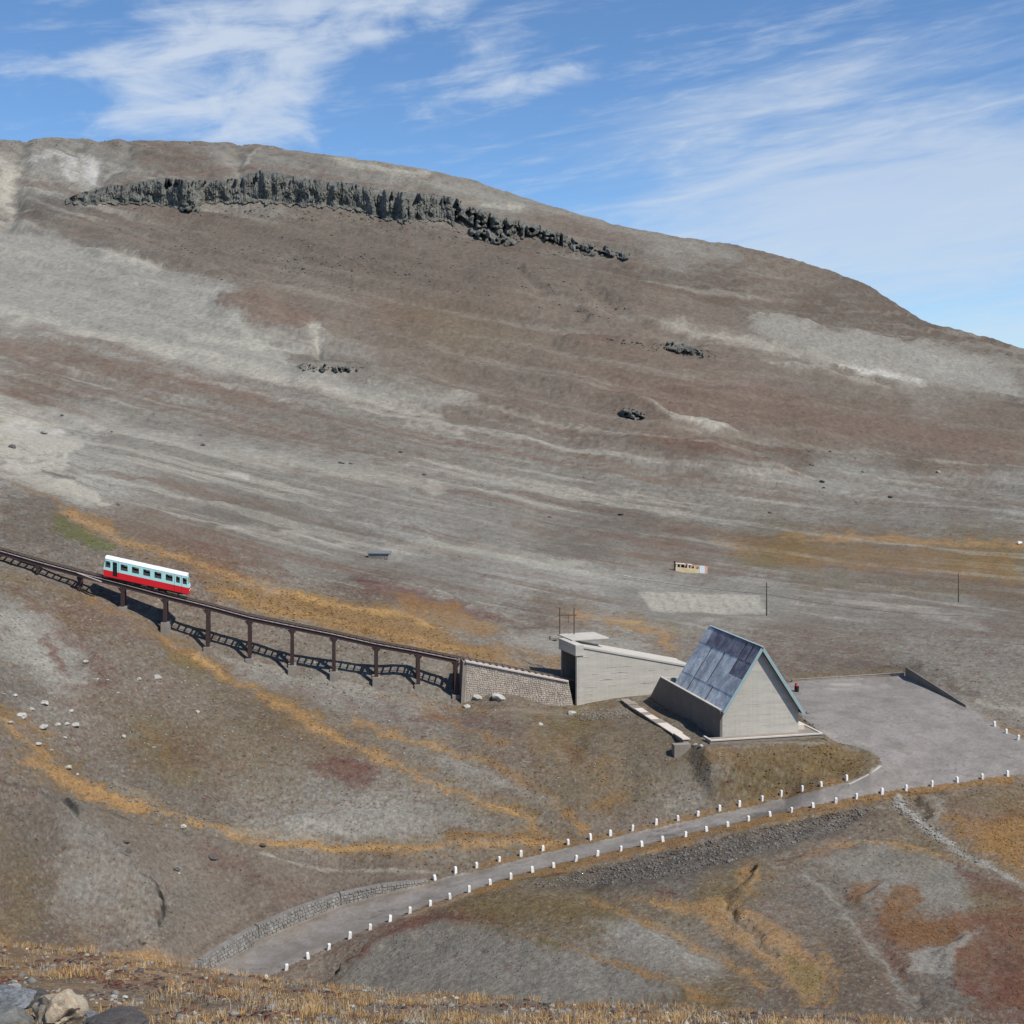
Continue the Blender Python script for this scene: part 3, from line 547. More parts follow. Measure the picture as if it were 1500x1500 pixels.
stroke('O1', [(520,1055),(600,1080),(680,1105),(725,1112)], 6, 4, .7, .8, H_, .2); stroke('O2', [(620,1040),(700,1075),(740,1090)], 7, 6, 1, .8, H_, .4); stroke('O2', [(730,1120),(800,1160),(860,1215)], 12, 8, 1, .7, H_, .3)
stroke('O1', [(800,1170),(840,1195),(862,1218)], 6, 5, .8, .7, H_, .3); stroke('R1', [(450,1120),(500,1105),(555,1130),(540,1150),(480,1140)], None, 7, 1.1, .75, H_, .3); stroke('R1', [(400,1070),(480,1100),(520,1120)], 18, 14, 1.4, .4, H_, .6)
stroke('R1', [(830,1090),(850,1105),(840,1115)], 11, 6, .8, .8, H_, .3); stroke('R1', [(780,1110),(800,1120)], 8, 6, 1, .6, H_, .4); stroke('R1', [(870,1172),(890,1180)], 5, 4, .6, .8, H_)
stroke('O2', [(870,1180),(910,1165),(930,1150)], 10, 7, 1, .7, H_, .3); stroke('O2', [(560,1025),(700,1040),(800,1045)], 10, 8, 1.2, .5, H_, .6); stroke('O2', [(840,1042),(920,1040),(980,1050)], 7, 5, .6, .6, H_, .4)
stroke('G1', [(650,1110),(760,1150),(820,1180)], 9, 8, 1, .6, H_, .5); stroke('G1', [(440,1200),(560,1190),(680,1200),(640,1225),(480,1230)], None, 12, 1.2, .5, H_, .3); stroke('W1', [(455,1205),(490,1215),(510,1225)], 6, 5, .6, .7, H_); stroke('W1', [(340,1215),(420,1228),(480,1238)], 4, 4, .8, .6, H_, .4)
stroke('B3', [(640,1225),(680,1218),(780,1228),(660,1236)], None, 4, .6, .7, H_); stroke('O2', [(650,1232),(720,1228),(800,1232)], 7, 5, .6, .8, H_, .3)
stroke('O3', [(200,1040),(260,1080),(300,1140),(260,1160),(180,1100)], None, 20, 1.5, .5, H_, .6); stroke('O2', [(215,1065),(235,1090),(250,1120)], 7, 6, 1, .7, H_, .5)
stroke('W1', [(165,1150),(200,1170),(225,1180)], 14, 7, 1.2, .5, H_, .7); stroke('G3', [(220,1140),(300,1180),(330,1200)], 20, 12, 1.3, .5, H_, .5)
stroke('G1', [(10,1020),(120,1040),(130,1070),(40,1060)], None, 10, 1.2, .35, H_, .7); stroke('O2', [(0,1035),(60,1072)], 12, 8, 1, .7, H_, .3)
stroke('B1', [(100,1195),(330,1247),(640,1285),(420,1338),(290,1408),(235,1400),(252,1330),(190,1262)], None, 8, .6, .6, H_); stroke('G3', [(250,1330),(300,1300),(280,1400),(240,1400)], None, 14, .8, .3, H_)
stroke('O1', [(0,1050),(60,1105),(110,1145),(180,1175),(280,1205),(380,1232),(500,1243),(600,1246),(700,1240),(830,1232)], 7, 4, .6, .95, H_); stroke('O1', [(40,1110),(100,1145),(160,1172),(210,1190)], 15, 7, .9, .85, H_, .2)
stroke('Y1', [(400,1236),(500,1246),(600,1242)], 3.5, 3, .3, .8, H_)
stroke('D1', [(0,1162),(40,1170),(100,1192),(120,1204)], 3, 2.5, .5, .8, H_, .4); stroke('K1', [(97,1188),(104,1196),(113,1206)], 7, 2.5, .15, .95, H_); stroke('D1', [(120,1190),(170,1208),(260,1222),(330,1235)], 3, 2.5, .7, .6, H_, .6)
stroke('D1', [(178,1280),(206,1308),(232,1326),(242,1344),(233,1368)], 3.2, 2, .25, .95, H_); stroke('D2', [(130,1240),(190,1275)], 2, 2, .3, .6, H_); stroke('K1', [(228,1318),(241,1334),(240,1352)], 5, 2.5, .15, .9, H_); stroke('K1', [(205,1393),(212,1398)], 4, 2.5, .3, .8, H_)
stroke('R1', [(290,1255),(360,1275),(300,1280)], 9, 6, 1, .5, H_, .5); stroke('R1', [(360,1290),(440,1310),(400,1330)], 14, 9, 1.2, .4, H_, .8); stroke('G1', [(90,1200),(180,1250),(200,1300),(160,1360),(100,1330)], None, 20, 1.3, .35, H_, .5)
stroke('O3', [(0,1230),(50,1260),(60,1330),(60,1390),(0,1380)], None, 14, 1.4, .5, H_, .5); stroke('W1', [(380,1262),(480,1275),(600,1278),(640,1280)], 2.5, 2, .3, .6, H_)
stroke('B2', [(290,1398),(380,1345),(440,1325),(520,1300),(610,1285)], 6, 4, .5, .7, H_, .3)
stroke('O3', [(160,1030),(420,1050),(500,1100),(380,1180),(240,1150)], None, 28, 1.4, .38, H_, .5); stroke('O3', [(740,1050),(1000,1060),(1060,1130),(900,1200),(800,1170)], None, 24, 1.4, .45, H_, .5)
stroke('R1', [(250,1090),(330,1130),(320,1160)], 26, 16, 1.5, .35, H_, .8); stroke('O2', [(780,1080),(880,1120),(900,1170)], 22, 14, 1.4, .35, H_, .7); stroke('B2', [(0,1190),(90,1215),(60,1300),(0,1300)], None, 20, 1.2, .5, H_, .4)
stroke('R1', [(560,1045),(700,1055),(760,1075)], 12, 10, 1.4, .5, H_, .8); stroke('O3', [(0,860),(160,930),(300,1010),(420,1060)], 16, 14, 1.3, .4, H_, .6)
# verges and the ground below the road
stroke('O2', [(x, y+3) for x, y in bl[7:]], 13, 5, .35, .85, H_, .25); stroke('B3', [(x+4, y+2) for x, y in bl[:8]], 6, 4, .5, .6, H_, .4); stroke('O2', [(x, y) for x, y in bu[2:]], 7, 4, .4, .75, H_, .3)
stroke('G1', [(470,1382),(540,1357),(620,1335),(690,1310)], 5, 4, .4, .6, H_, .2)
stroke('D2', [(860,1278),(950,1258),(1050,1234),(1150,1212),(1240,1192),(1280,1190),(1230,1215),(1130,1245),(1040,1270),(940,1292),(870,1292),(790,1300)], None, 5, .6, .75, H_, .25)
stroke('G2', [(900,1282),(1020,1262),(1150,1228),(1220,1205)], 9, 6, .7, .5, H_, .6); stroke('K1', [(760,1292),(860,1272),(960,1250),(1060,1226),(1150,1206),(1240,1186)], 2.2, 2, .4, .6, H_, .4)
stroke('R1', [(490,1430),(540,1385),(580,1360),(640,1345),(720,1352),(760,1372),(700,1366),(600,1372),(540,1410)], None, 5, .7, .8, H_, .3); stroke('R1', [(600,1350),(700,1345),(740,1360)], 16, 10, 1, .5, H_, .5)
stroke('O3', [(680,1340),(800,1310),(860,1320),(980,1340),(900,1360),(800,1345),(740,1365)], None, 9, 1, .6, H_, .3); stroke('O2', [(740,1370),(840,1395),(940,1420),(1020,1450),(1100,1480),(1030,1470),(900,1425),(800,1402)], None, 6, .9, .8, H_, .3)
stroke('GR', [(788,1396),(815,1405)], 4, 3, .4, .9, H_); stroke('G2', [(500,1440),(560,1385),(650,1365),(800,1402),(930,1440),(1030,1480),(500,1485)], None, 5, .6, .75, H_, .1)
for k in range(26): stroke('R1' if k % 2 else 'D2', [(640+(k*37) % 150, 1392+(k*23) % 62)], 3.5, 2.5, .2, .75, H_)
stroke('G1', [(860,1350),(960,1350),(1040,1390),(1060,1420),(960,1415),(900,1390)], None, 10, 1, .55, H_, .4)
stroke('O1', [(860,1305),(940,1310),(1020,1340),(1090,1390),(1150,1440),(1200,1470),(1210,1420),(1150,1370),(1060,1310),(1000,1318)], None, 7, 1, .65, H_, .35); stroke('O1', [(870,1310),(960,1350),(1060,1400),(1120,1440)], 6, 5, .7, .7, H_, .3); stroke('Y1', [(960,1315),(1000,1335)], 9, 6, .7, .6, H_, .4)
stroke('O1', [(1205,1400),(1225,1430),(1215,1470)], 8, 6, .8, .6, H_, .3); stroke('GR', [(1150,1400),(1200,1420),(1200,1460),(1160,1440)], None, 8, 1, .5, H_, .5); stroke('R1', [(960,1300),(990,1304)], 7, 3, .4, .9, H_)
stroke('O1', [(1075,1285),(1095,1265),(1110,1300),(1090,1310)], 8, 5, .7, .7, H_, .3); stroke('O2', [(1080,1275),(1160,1262),(1230,1250)], 6, 5, .7, .7, H_, .3); stroke('R1', [(1110,1270),(1200,1258),(1235,1262)], 4, 4, .7, .5, H_, .4)
stroke('D1', [(1075,1340),(1100,1368),(1125,1395)], 4, 3, .6, .8, H_, .4); stroke('G2', [(1060,1330),(1140,1400)], 14, 8, 1, .4, H_, .3)
stroke('O1', [(1210,1228),(1300,1232),(1390,1258),(1440,1275),(1340,1262),(1250,1245)], None, 6, .7, .7, H_, .3); stroke('G2', [(1190,1265),(1290,1248),(1380,1270),(1425,1310),(1410,1345),(1340,1345),(1260,1300)], None, 6, .8, .8, H_, .15)
stroke('D1', [(1290,1262),(1350,1265)], 10, 9, .9, .3, H_, .5); stroke('R1', [(1380,1262),(1440,1300),(1500,1310),(1500,1335),(1430,1320)], None, 6, .8, .7, H_, .3); stroke('G2', [(1450,1290),(1500,1310)], 7, 5, .6, .6, H_)
stroke('O4', [(1245,1300),(1280,1295),(1260,1330),(1250,1335)], None, 5, .8, .8, H_, .3); stroke('O4', [(1300,1320),(1340,1305),(1350,1330),(1330,1350),(1380,1355),(1420,1360),(1400,1385),(1330,1395),(1290,1375)], None, 5, .8, .85, H_, .25)
stroke('R1', [(1280,1300),(1290,1350),(1300,1400),(1320,1430)], 9, 7, 1.1, .6, H_, .5); stroke('O4', [(1400,1350),(1440,1330),(1510,1340),(1510,1480),(1430,1485),(1390,1430),(1400,1390)], None, 6, 1.2, .62, H_, .45); stroke('G1', [(1420,1350),(1455,1400),(1440,1450),(1480,1490)], 5, 5, 1.2, .5, H_, .7); stroke('O3', [(1400,1300),(1500,1320),(1500,1350),(1420,1340)], None, 10, 1.2, .5, H_, .5); stroke('B2', [(1440,1400),(1500,1430)], 24, 16, 1.4, .5, H_, .6); stroke('R1', [(1400,1350),(1440,1340),(1500,1350),(1500,1480),(1430,1485),(1390,1430)], None, 10, 1.3, .55, H_, .8); stroke('R1', [(1410,1440),(1450,1480),(1500,1440)], 16, 9, 1, .6, H_, .3)
stroke('G1', [(1440,1362),(1400,1385),(1340,1400),(1330,1420),(1390,1440),(1400,1410),(1430,1385)], None, 4, .7, .75, H_); stroke('G1', [(1185,1290),(1230,1330),(1260,1370),(1310,1430),(1350,1480)], 5, 4, .7, .7, H_, .3); stroke('G2', [(1220,1330),(1280,1400)], 20, 12, 1.1, .35, H_, .4)
stroke('O3', [(1310,1165),(1420,1165),(1500,1150),(1500,1200),(1420,1190)], None, 9, 1, .6, H_, .5); stroke('O2', [(1360,1190),(1500,1200),(1500,1280),(1420,1235)], None, 8, 1, .75, H_, .35); stroke('R1', [(1380,1180),(1440,1200),(1500,1190)], 12, 9, 1.2, .4, H_, .6)
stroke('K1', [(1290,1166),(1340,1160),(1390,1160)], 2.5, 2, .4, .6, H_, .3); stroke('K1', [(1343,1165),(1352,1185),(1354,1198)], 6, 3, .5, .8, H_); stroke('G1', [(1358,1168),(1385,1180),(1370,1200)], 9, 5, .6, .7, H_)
stroke('G1', PATH, 10, 3, .35, .95, H_); stroke('W1', PATH[:5], 8, 4, .5, .6, H_, .6)
stroke('W1', [(960,1172),(1010,1166),(1020,1180),(980,1190)], None, 8, .8, .3, H_); 
for k in range(5): stroke('D2', [(955+k*4,1166+k*5),(1000+k*3,1163+k*5)], 1.6, 1.5, .1, .55, H_)
stroke('G1', [(1060,1105),(1210,1092),(1262,1098),(1150,1110)], None, 5, .6, .7, H_, .2); stroke('O2', [(1090,1128),(1200,1108),(1270,1105),(1282,1120),(1230,1140),(1150,1150)], None, 9, 1, .35, H_, .5); stroke('O3', [(1080,1120),(1250,1105),(1270,1130),(1120,1165)], None, 12, 1, .4, H_, .5); stroke('O2', [(1030,1120),(1090,1140)], 16, 10, 1.1, .4, H_, .5)
stroke('G1', [(720,1042),(850,1042),(940,1040)], 7, 5, .8, .5, H_, .6)
# near bank in front of the lens
FG = (0, 60)
stroke('B1', [(-300,1380),(0,1395),(1500,1490),(1800,1520),(1800,1800),(-300,1800)], None, 10, .5, .6, FG)
stroke('O1', [(-300,1380),(0,1398),(150,1403),(300,1428),(450,1450),(620,1465),(800,1475),(620,1480),(400,1465),(200,1435),(0,1440)], None, 8, .8, .5, FG, .6)
stroke('R1', [(120,1430),(300,1445),(420,1465)], 12, 9, 1.2, .5, FG, .7); stroke('G2', [(140,1455),(300,1470),(400,1480)], 10, 8, 1.2, .5, FG, .6); stroke('O1', [(100,1470),(300,1490),(600,1495)], 12, 8, 1.2, .5, FG, .7)
stroke('R1', [(1080,1485),(1300,1498),(1500,1505)], 14, 8, 1, .5, FG, .6); stroke('G2', [(500,1480),(800,1490),(1100,1497)], 12, 8, 1.2, .6, FG, .6)
# grit: single vertices a little lighter or darker
gr = _rng.rand(*S.shape)
COL *= (1+(.16*(gr-.5)+.12*n_fine)*A_([1,1,1,1,1,1,1,.8,.7,.6,.5,.4,.3]))[...,None]
COL = np.clip(COL, .01, .8)

# ------------------------------------------------------------------ ground sheets, cut from one grid so that they meet without a gap
fS = (S[:-1,:-1]+S[1:,1:])/2; fT = (T[:-1,:-1]+T[1:,1:])/2; fD = (DD[:-1,:-1]+DD[1:,1:])/2
fNX = NX[:-1,:-1]; fNY = NY[:-1,:-1]
cls = np.zeros(fS.shape, int)
cls[fD < 70] = 1                 # near bank
cls[fD >= 70] = 2                # hillside
cls[fD > 212] = 3                # valley floor
cls[(fD > 480+fNX*40)] = 4       # mountain
r = (fD > 112) & (fD < 232) & (fT > 960) & (fT < 1480)
xs = fS[r]+fNX[r]*3; ys = fT[r]+fNY[r]*1.6; k = cls[r]
k[inside(xs, ys, ROAD)] = 5; k[inside(xs, ys, PARK)] = 6
dp = seg_dist(xs, ys, PATH); k[(dp < 5.5) & (ys > 1170)] = 7
cls[r] = k
VX = np.stack([U*DD, DD, Z], -1).reshape(-1, 3)
COLF = COL.reshape(-1, 3)
I = np.arange(nR*nC).reshape(nR, nC)
quads = np.stack([I[:-1,:-1], I[:-1,1:], I[1:,1:], I[1:,:-1]], -1)
# shared smooth normals
du = np.zeros((nR, nC, 3)); V3 = VX.reshape(nR, nC, 3)
du[:,1:-1] = V3[:,2:]-V3[:,:-2]; du[:,0] = V3[:,1]-V3[:,0]; du[:,-1] = V3[:,-1]-V3[:,-2]
dv = np.zeros_like(du); dv[1:-1] = V3[2:]-V3[:-2]; dv[0] = V3[1]-V3[0]; dv[-1] = V3[-1]-V3[-2]
NRM = np.cross(du, dv); NRM /= np.linalg.norm(NRM, axis=-1, keepdims=True); NRM = NRM.reshape(-1, 3)
def sheet(name, sel, mat, dz=0., col=None):
    qd = quads[sel]; ids, inv = np.unique(qd, return_inverse=True); inv = inv.reshape(qd.shape)
    me = bpy.data.meshes.new(name); v = VX[ids].copy(); v[:,2] += dz
    me.vertices.add(len(ids)); me.vertices.foreach_set('co', v.ravel())
    me.loops.add(inv.size); me.loops.foreach_set('vertex_index', inv.ravel().astype(np.int32))
    me.polygons.add(len(inv)); me.polygons.foreach_set('loop_start', np.arange(0, inv.size, 4, dtype=np.int32))
    me.update(calc_edges=True)
    me.polygons.foreach_set('use_smooth', np.ones(len(inv), bool))
    at = me.attributes.new('ground_colour', 'FLOAT_COLOR', 'POINT')
    c = np.ones((len(ids), 4)); c[:,:3] = (COLF if col is None else col)[ids]; at.data.foreach_set('color', c.ravel())
    me.normals_split_custom_set_from_vertices(NRM[ids])
    o = link(name, me, None, mat); o['kind'] = 'structure'; return o
ORANGE = sm(COL[...,0]/(COL[...,2]+1e-4), 2.3, 3.4)
m_near = material('near_bank_soil', (0,0,0), .95, n1=(1.2, .25), n2=(14, .35), bump=(6, .06), attr='ground_colour', spec=.1)
m_hill = material('hillside_soil', (0,0,0), .95, n1=(.35, .10), n2=(2.2, .26), bump=(1.3, .30), attr='ground_colour', spec=.1)
m_vall = material('valley_gravel', (0,0,0), .95, n1=(.12, .07), n2=(1.0, .18), bump=(.6, .28), attr='ground_colour', spec=.1)
m_moun = material('mountain_scree', (0,0,0), .95, n1=(.03, .07), n2=(.35, .20), bump=(.22, .9), attr='ground_colour', spec=.1)
m_road = material('worn_asphalt', lin((142,136,128)), .9, n1=(.35, .16), n2=(3, .12), bump=(14, .01), attr='ground_colour', spec=.2)
m_path = material('pale_rubble', (0,0,0), .95, n1=(.6, .2), n2=(3.5, .45), bump=(1.6, .25), attr='ground_colour', spec=.1)
RC = np.empty((nR, nC, 3)); RC[:] = np.array(lin((143,137,131)))*.76
def rblend(col, a): RC.__iadd__((PAL[col]-RC)*a[...,None])
rblend('G3', .35*sm(NX, .0, .5)); rblend('B1', .5*(1-sm(S, 560, 700))*sm(NY+.2*n_fine, -.3, .3))
ed = seg_dist(S[b], T[b], ROAD_L); e_ = np.full(S.shape, 99.); e_[b] = ed; rblend('B1', .7*(1-sm(e_+NX*9, 2, 12))*(1-sm(S, 640, 760))); rblend('W1', .55*(1-sm(e_+NX*2, 1, 4)))
def rst(col, pts, w, soft, a, rag=.8):
    ds = seg_dist(S+NX*12*rag, T+NY*5*rag, pts)-w/2; rblend(col, a*(1-sm(ds+n_fine*2, -soft, soft)))
rst('D1', [(1100,1196),(1152,1186)], 6, 4, .6); rst('D2', [(950,1228),(985,1222)], 4, 4, .6); rst('W1', [(1218,1002),(1258,1003)], 4, 3, .8, .4); rst('W1', [(1205,1010),(1280,1008)], 2, 2, .4)
rst('W1', [(1288,1003),(1305,1005)], 2, 2, .5); rst('G3', [(1260,1030),(1360,1090),(1460,1110)], 3, 3, .35); rst('W1', [(1255,1087),(1275,1092)], 2, 2, .6); rst('G3', [(1100,1190),(1240,1150),(1400,1100)], 14, 14, .25)
rst('G1', [(470,1372),(560,1348),(700,1292),(900,1233)], 8, 8, .35); rst('W1', [(1380,1028),(1400,1030)], 2, 2, .4)
for k in range(40):
    x_ = 330+_rng.rand()*1100; y_ = np.interp(x_, [330,640,960,1240,1500],[1425,1300,1222,1160,1105])+_rng.uniform(-6,6)*(1 if x_ < 1240 else 6)
    rst('D2' if k % 3 else 'G1', [(x_, y_), (x_+_rng.uniform(10,60), y_-_rng.uniform(2,14))], _rng.uniform(.3,2.2), 1.6, _rng.uniform(.2,.6), .7)
for k in range(16):
    x_ = 1190+_rng.rand()*250; y_ = 1010+_rng.rand()*110; rst('D1', [(x_, y_), (x_+_rng.uniform(-50,50), y_+_rng.uniform(4,20)), (x_+_rng.uniform(-70,70), y_+_rng.uniform(20,34))], .2, .8, .35, .6)
rblend('B2', .5*(1-sm(np.where(near_road < 900, e_, 99)+NX*6, 0, 5)))
RC *= (1+.12*n_fine+.10*(gr-.5))[...,None]
RCF = RC.reshape(-1, 3)
sheet('near_bank', cls == 1, m_near); sheet('hillside', cls == 2, m_hill); sheet('valley_floor', cls == 3, m_vall); sheet('mountain', cls == 4, m_moun)
sheet('road', cls == 5, m_road, .004, RCF); sheet('parking_lot', cls == 6, m_road, .004, RCF); sheet('footpath', cls == 7, m_path)
# ------------------------------------------------------------------ materials of built things
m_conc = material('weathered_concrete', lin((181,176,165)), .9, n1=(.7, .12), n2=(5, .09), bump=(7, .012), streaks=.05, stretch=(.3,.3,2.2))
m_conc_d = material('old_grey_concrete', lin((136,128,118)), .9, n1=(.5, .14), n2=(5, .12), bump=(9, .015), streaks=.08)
m_shade = material('shade_dark_concrete', lin((116,109,101)), .9, n1=(.5, .14), n2=(5, .12), bump=(9, .015), streaks=.08)  # shade on parapet and retaining wall put into a darker concrete colour
m_cope = material('pale_coping', lin((200,190,178)), .85, n1=(.8, .08), n2=(6, .08), bump=(9, .01))
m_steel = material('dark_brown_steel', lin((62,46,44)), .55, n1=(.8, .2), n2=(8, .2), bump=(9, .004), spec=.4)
m_flange = material('lit_pale_steel', lin((160,150,146)), .5, n1=(.8, .2), n2=(8, .2), bump=(9, .004), spec=.4)  # lit girder top put into the flange colour; the walkway plate is simply pale
m_rail = material('rail_steel', lin((120,104,94)), .45, metal=.5, n1=(2, .15), n2=(9, .1), bump=None)
m_wood = material('tarred_sleeper', lin((70,56,48)), .9, n1=(2, .2), n2=(9, .2), bump=(12, .01))
m_stone = material('wall_stone', lin((182,172,158)), .92, n1=(.9, .2), n2=(6, .2), bump=(7, .03), col2=lin((172,158,142)))
m_stone_g = material('grey_wall_stone', lin((138,135,129)), .92, n1=(1.1, .35), n2=(6, .25), bump=(7, .03), col2=lin((112,108,103)))
m_mortar = material('wall_mortar', lin((164,154,141)), .95, n1=(.9, .2), n2=(6, .2), bump=(7, .03))
m_mortar_g = material('grey_wall_core', lin((118,114,109)), .95, n1=(.9, .25), n2=(6, .2), bump=(7, .03))
m_red = material('red_paint', lin((206,30,38)), .45, n1=(.6, .05), n2=(5, .04), bump=None, spec=.4)
m_cyan = material('pale_turquoise_paint', lin((168,216,212)), .45, n1=(.6, .04), n2=(5, .04), bump=None, spec=.4)
m_white = material('white_paint', lin((228,230,232)), .5, n1=(.6, .04), n2=(5, .04), bump=None)
m_dark = material('dark_iron', lin((34,32,32)), .6, n1=(.6, .1), n2=(5, .1), bump=None)
m_inside = material('car_lining', lin((112,96,80)), .8, bump=None)
m_glass = material('window_glass', lin((70,72,70)), .08, bump=None, spec=.6)
m_sheet = material('blue_grey_metal_sheet', lin((202,206,206)), .5, metal=.12, n1=(.35, .2), n2=(4, .14), bump=(3, .006), streaks=.2, col2=lin((168,172,176)), spec=.5)
m_sheet_d = material('darker_metal_sheet', lin((132,130,136)), .5, metal=.12, n1=(.5, .2), n2=(4, .1), bump=(3, .006), col2=lin((92,90,102)), spec=.5)  # second, darker tone for some sheets near the ridge
m_deck = material('dark_roof_deck', lin((62,44,44)), .9, bump=None)
m_trim = material('pale_blue_trim', lin((146,168,168)), .6, n1=(.8, .07), n2=(5, .05), bump=None)
m_post = material('whitewashed_stone', lin((228,227,222)), .8, n1=(1.5, .08), n2=(6, .14), bump=(12, .006), col2=lin((206,204,196)))
m_pole = material('weathered_pole', lin((92,76,66)), .9, n1=(1, .2), n2=(9, .2), bump=(12, .01))
m_rockd = material('dark_volcanic_rock', lin((108,107,100)), .92, n1=(.10, .25), n2=(.6, .35), bump=(.35, 1.1), col2=lin((82,82,76)))
m_bould = material('grey_boulder', lin((128,128,124)), .92, n1=(.9, .2), n2=(6, .2), bump=(4, .05), col2=lin((100,98,94)))
m_boulw = material('pale_boulder', lin((180,177,168)), .92, n1=(.9, .15), n2=(6, .15), bump=(4, .05), col2=lin((150,147,139)))
m_bouldk = material('dark_boulder', lin((84,80,78)), .92, n1=(.9, .2), n2=(6, .2), bump=(4, .05))
m_beige = material('beige_boulder', lin((160,144,122)), .9, n1=(3, .16), n2=(18, .16), bump=(20, .012), col2=lin((172,162,144)))
m_slate = material('blue_grey_slab', lin((120,124,128)), .85, n1=(3, .2), n2=(18, .2), bump=(16, .012), col2=lin((92,92,92)))
m_rubble = material('rubble', lin((112,108,102)), .92, n1=(.8, .45), n2=(4, .4), bump=(5, .05), col2=lin((80,76,72)))

def H2(a, s, z): return Vector((HA[0]+a*hc[0]+s*hd[0], HA[1]+a*hc[1]+s*hd[1], HZ+z))
HZ = -40.72
def ab(B, f, a0, a1, s0, s1, z0, z1):       # box in the frame of a building
    B.hexa([f(a0,s0,z0), f(a1,s0,z0), f(a1,s1,z0), f(a0,s1,z0)], [f(a0,s0,z1), f(a1,s0,z1), f(a1,s1,z1), f(a0,s1,z1)]); return B

# stones laid on a sloping quad face: tl, tr, br, bl; every stone a small irregular block proud of the face
def stone_face(B, tl, tr, br, bl_, size, depth, rnd, taper=.25):
    tl, tr, br, bl_ = map(Vector, (tl, tr, br, bl_)); n = (tr-tl).cross(bl_-tl).normalized()
    if n.y > 0: n = -n
    hgt = max((bl_-tl).length, (br-tr).length); rows = max(1, round(hgt/size)); wid = (tr-tl).length
    def pt(u, v): return (tl.lerp(tr, u)).lerp(bl_.lerp(br, u), v)
    for r in range(rows):
        u = -rnd.random()*.5*size/wid; v0, v1 = r/rows, (r+1)/rows
        while u < 1:
            w = size*rnd.uniform(.8, 1.9)/wid; a, b_ = max(u, 0), min(u+w, 1); u += w
            if b_-a < .2*size/wid: continue
            g = .06*size/wid; gv = .07/rows; d = depth*rnd.uniform(.35, 1.1)
            j = lambda k: rnd.uniform(-k, k)
            q = [pt(a+g+abs(j(g)), v1-gv-abs(j(gv))), pt(b_-g-abs(j(g)), v1-gv-abs(j(gv))), pt(b_-g-abs(j(g)), v0+gv+abs(j(gv))), pt(a+g+abs(j(g)), v0+gv+abs(j(gv)))]
            c = sum(q, Vector())/4
            f_ = [p.lerp(c, taper*rnd.uniform(.5, 1.2))+n*d*rnd.uniform(.75, 1.2) for p in q]
            B.hexa([p-n*.05 for p in q], f_)
    return B

# ------------------------------------------------------------------ viaduct
XY = lambda px: (lambda D: ((px-750)/F*D, D))(dtrack(px))
tk_px = [-420,-120,0,57,118,181,242,306,367,428,490,551,612,676,760,836,860]
tk_y  = [690,772,806,822.5,839,855,871.5,887.5,904,916.5,929,943,954,967,983,999,1003]
tdir = Vector((-TD[0], -TD[1], 0)).normalized(); tn = Vector((tdir.y, -tdir.x, 0))      # along the track (down to the right), towards the camera
def tp(px, off=0, dz=0):
    D = dtrack(px); z = (600-np.interp(px, tk_px, tk_y))/F*(D-.9)
    return Vector(((px-750)/F*D, D, z+dz))+tn*off
via = empty('railway_viaduct', tp(428, 0, -6)); tag(via, 'dark steel viaduct on slender piers carrying the railway down the hillside to the station', 'viaduct')
def vlink(name, B, mat, parent=None, bevel=0):
    o = B.build(name, mat, None, bevel); p = parent or via; o.parent = p; o.data.transform(Matrix.Translation(-Vector(p_world(p)))); return o
def p_world(o):
    v = Vector(o.location); q_ = o.parent
    while q_ is not None: v = v+Vector(q_.location); q_ = q_.parent
    return v
def poly_bar(B, pts, w, h):
    for a, b_ in zip(pts, pts[1:]): B.bar(a, b_, w, h)
fine_px = [p for p in range(-400, 677, 12)]
for side in (.9, -.9):
    g = MB(); pts = [tp(p, side) for p in fine_px]
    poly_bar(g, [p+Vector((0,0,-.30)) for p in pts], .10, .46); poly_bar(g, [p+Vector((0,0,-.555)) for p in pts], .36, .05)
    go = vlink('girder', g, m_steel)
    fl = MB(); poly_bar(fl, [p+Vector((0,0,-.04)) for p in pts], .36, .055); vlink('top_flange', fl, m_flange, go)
rail_px = [p for p in range(-400, 850, 12)]
for side in (.5, -.5):
    g = MB(); poly_bar(g, [tp(p, side, .22) for p in rail_px], .07, .13); vlink('rail', g, m_rail)
sb = MB(); sb.box(-.11, .11, -.95, .95, -.01, .15); sme = sb.mesh('sleeper', .01); sme.materials.append(m_wood)
x = tp(-400).x; x1 = tp(835).x
rz = math.atan2(tdir.y, tdir.x)
while x < x1:
    u_ = (x-8.05)/TD[0]; D = TL0[1]+TD[1]*u_; px = 750+F*x/D; a = tp(px); b_ = tp(px+6); d = (b_-a).normalized()
    o = bpy.data.objects.new('sleeper', sme); C.objects.link(o); o.parent = via
    o.location = a-via.location; o.rotation_euler = (0, -math.asin(d.z), rz); o['alike'] = 1; del o['alike']
    x += .92
foot = {-300:768,-235:775,-180:783,-120:793,-60:806,0:823,57:840,118:865,181:889,243:912,305:948,366:965,428:975,489:984,551:992,612:1003,667:1018}
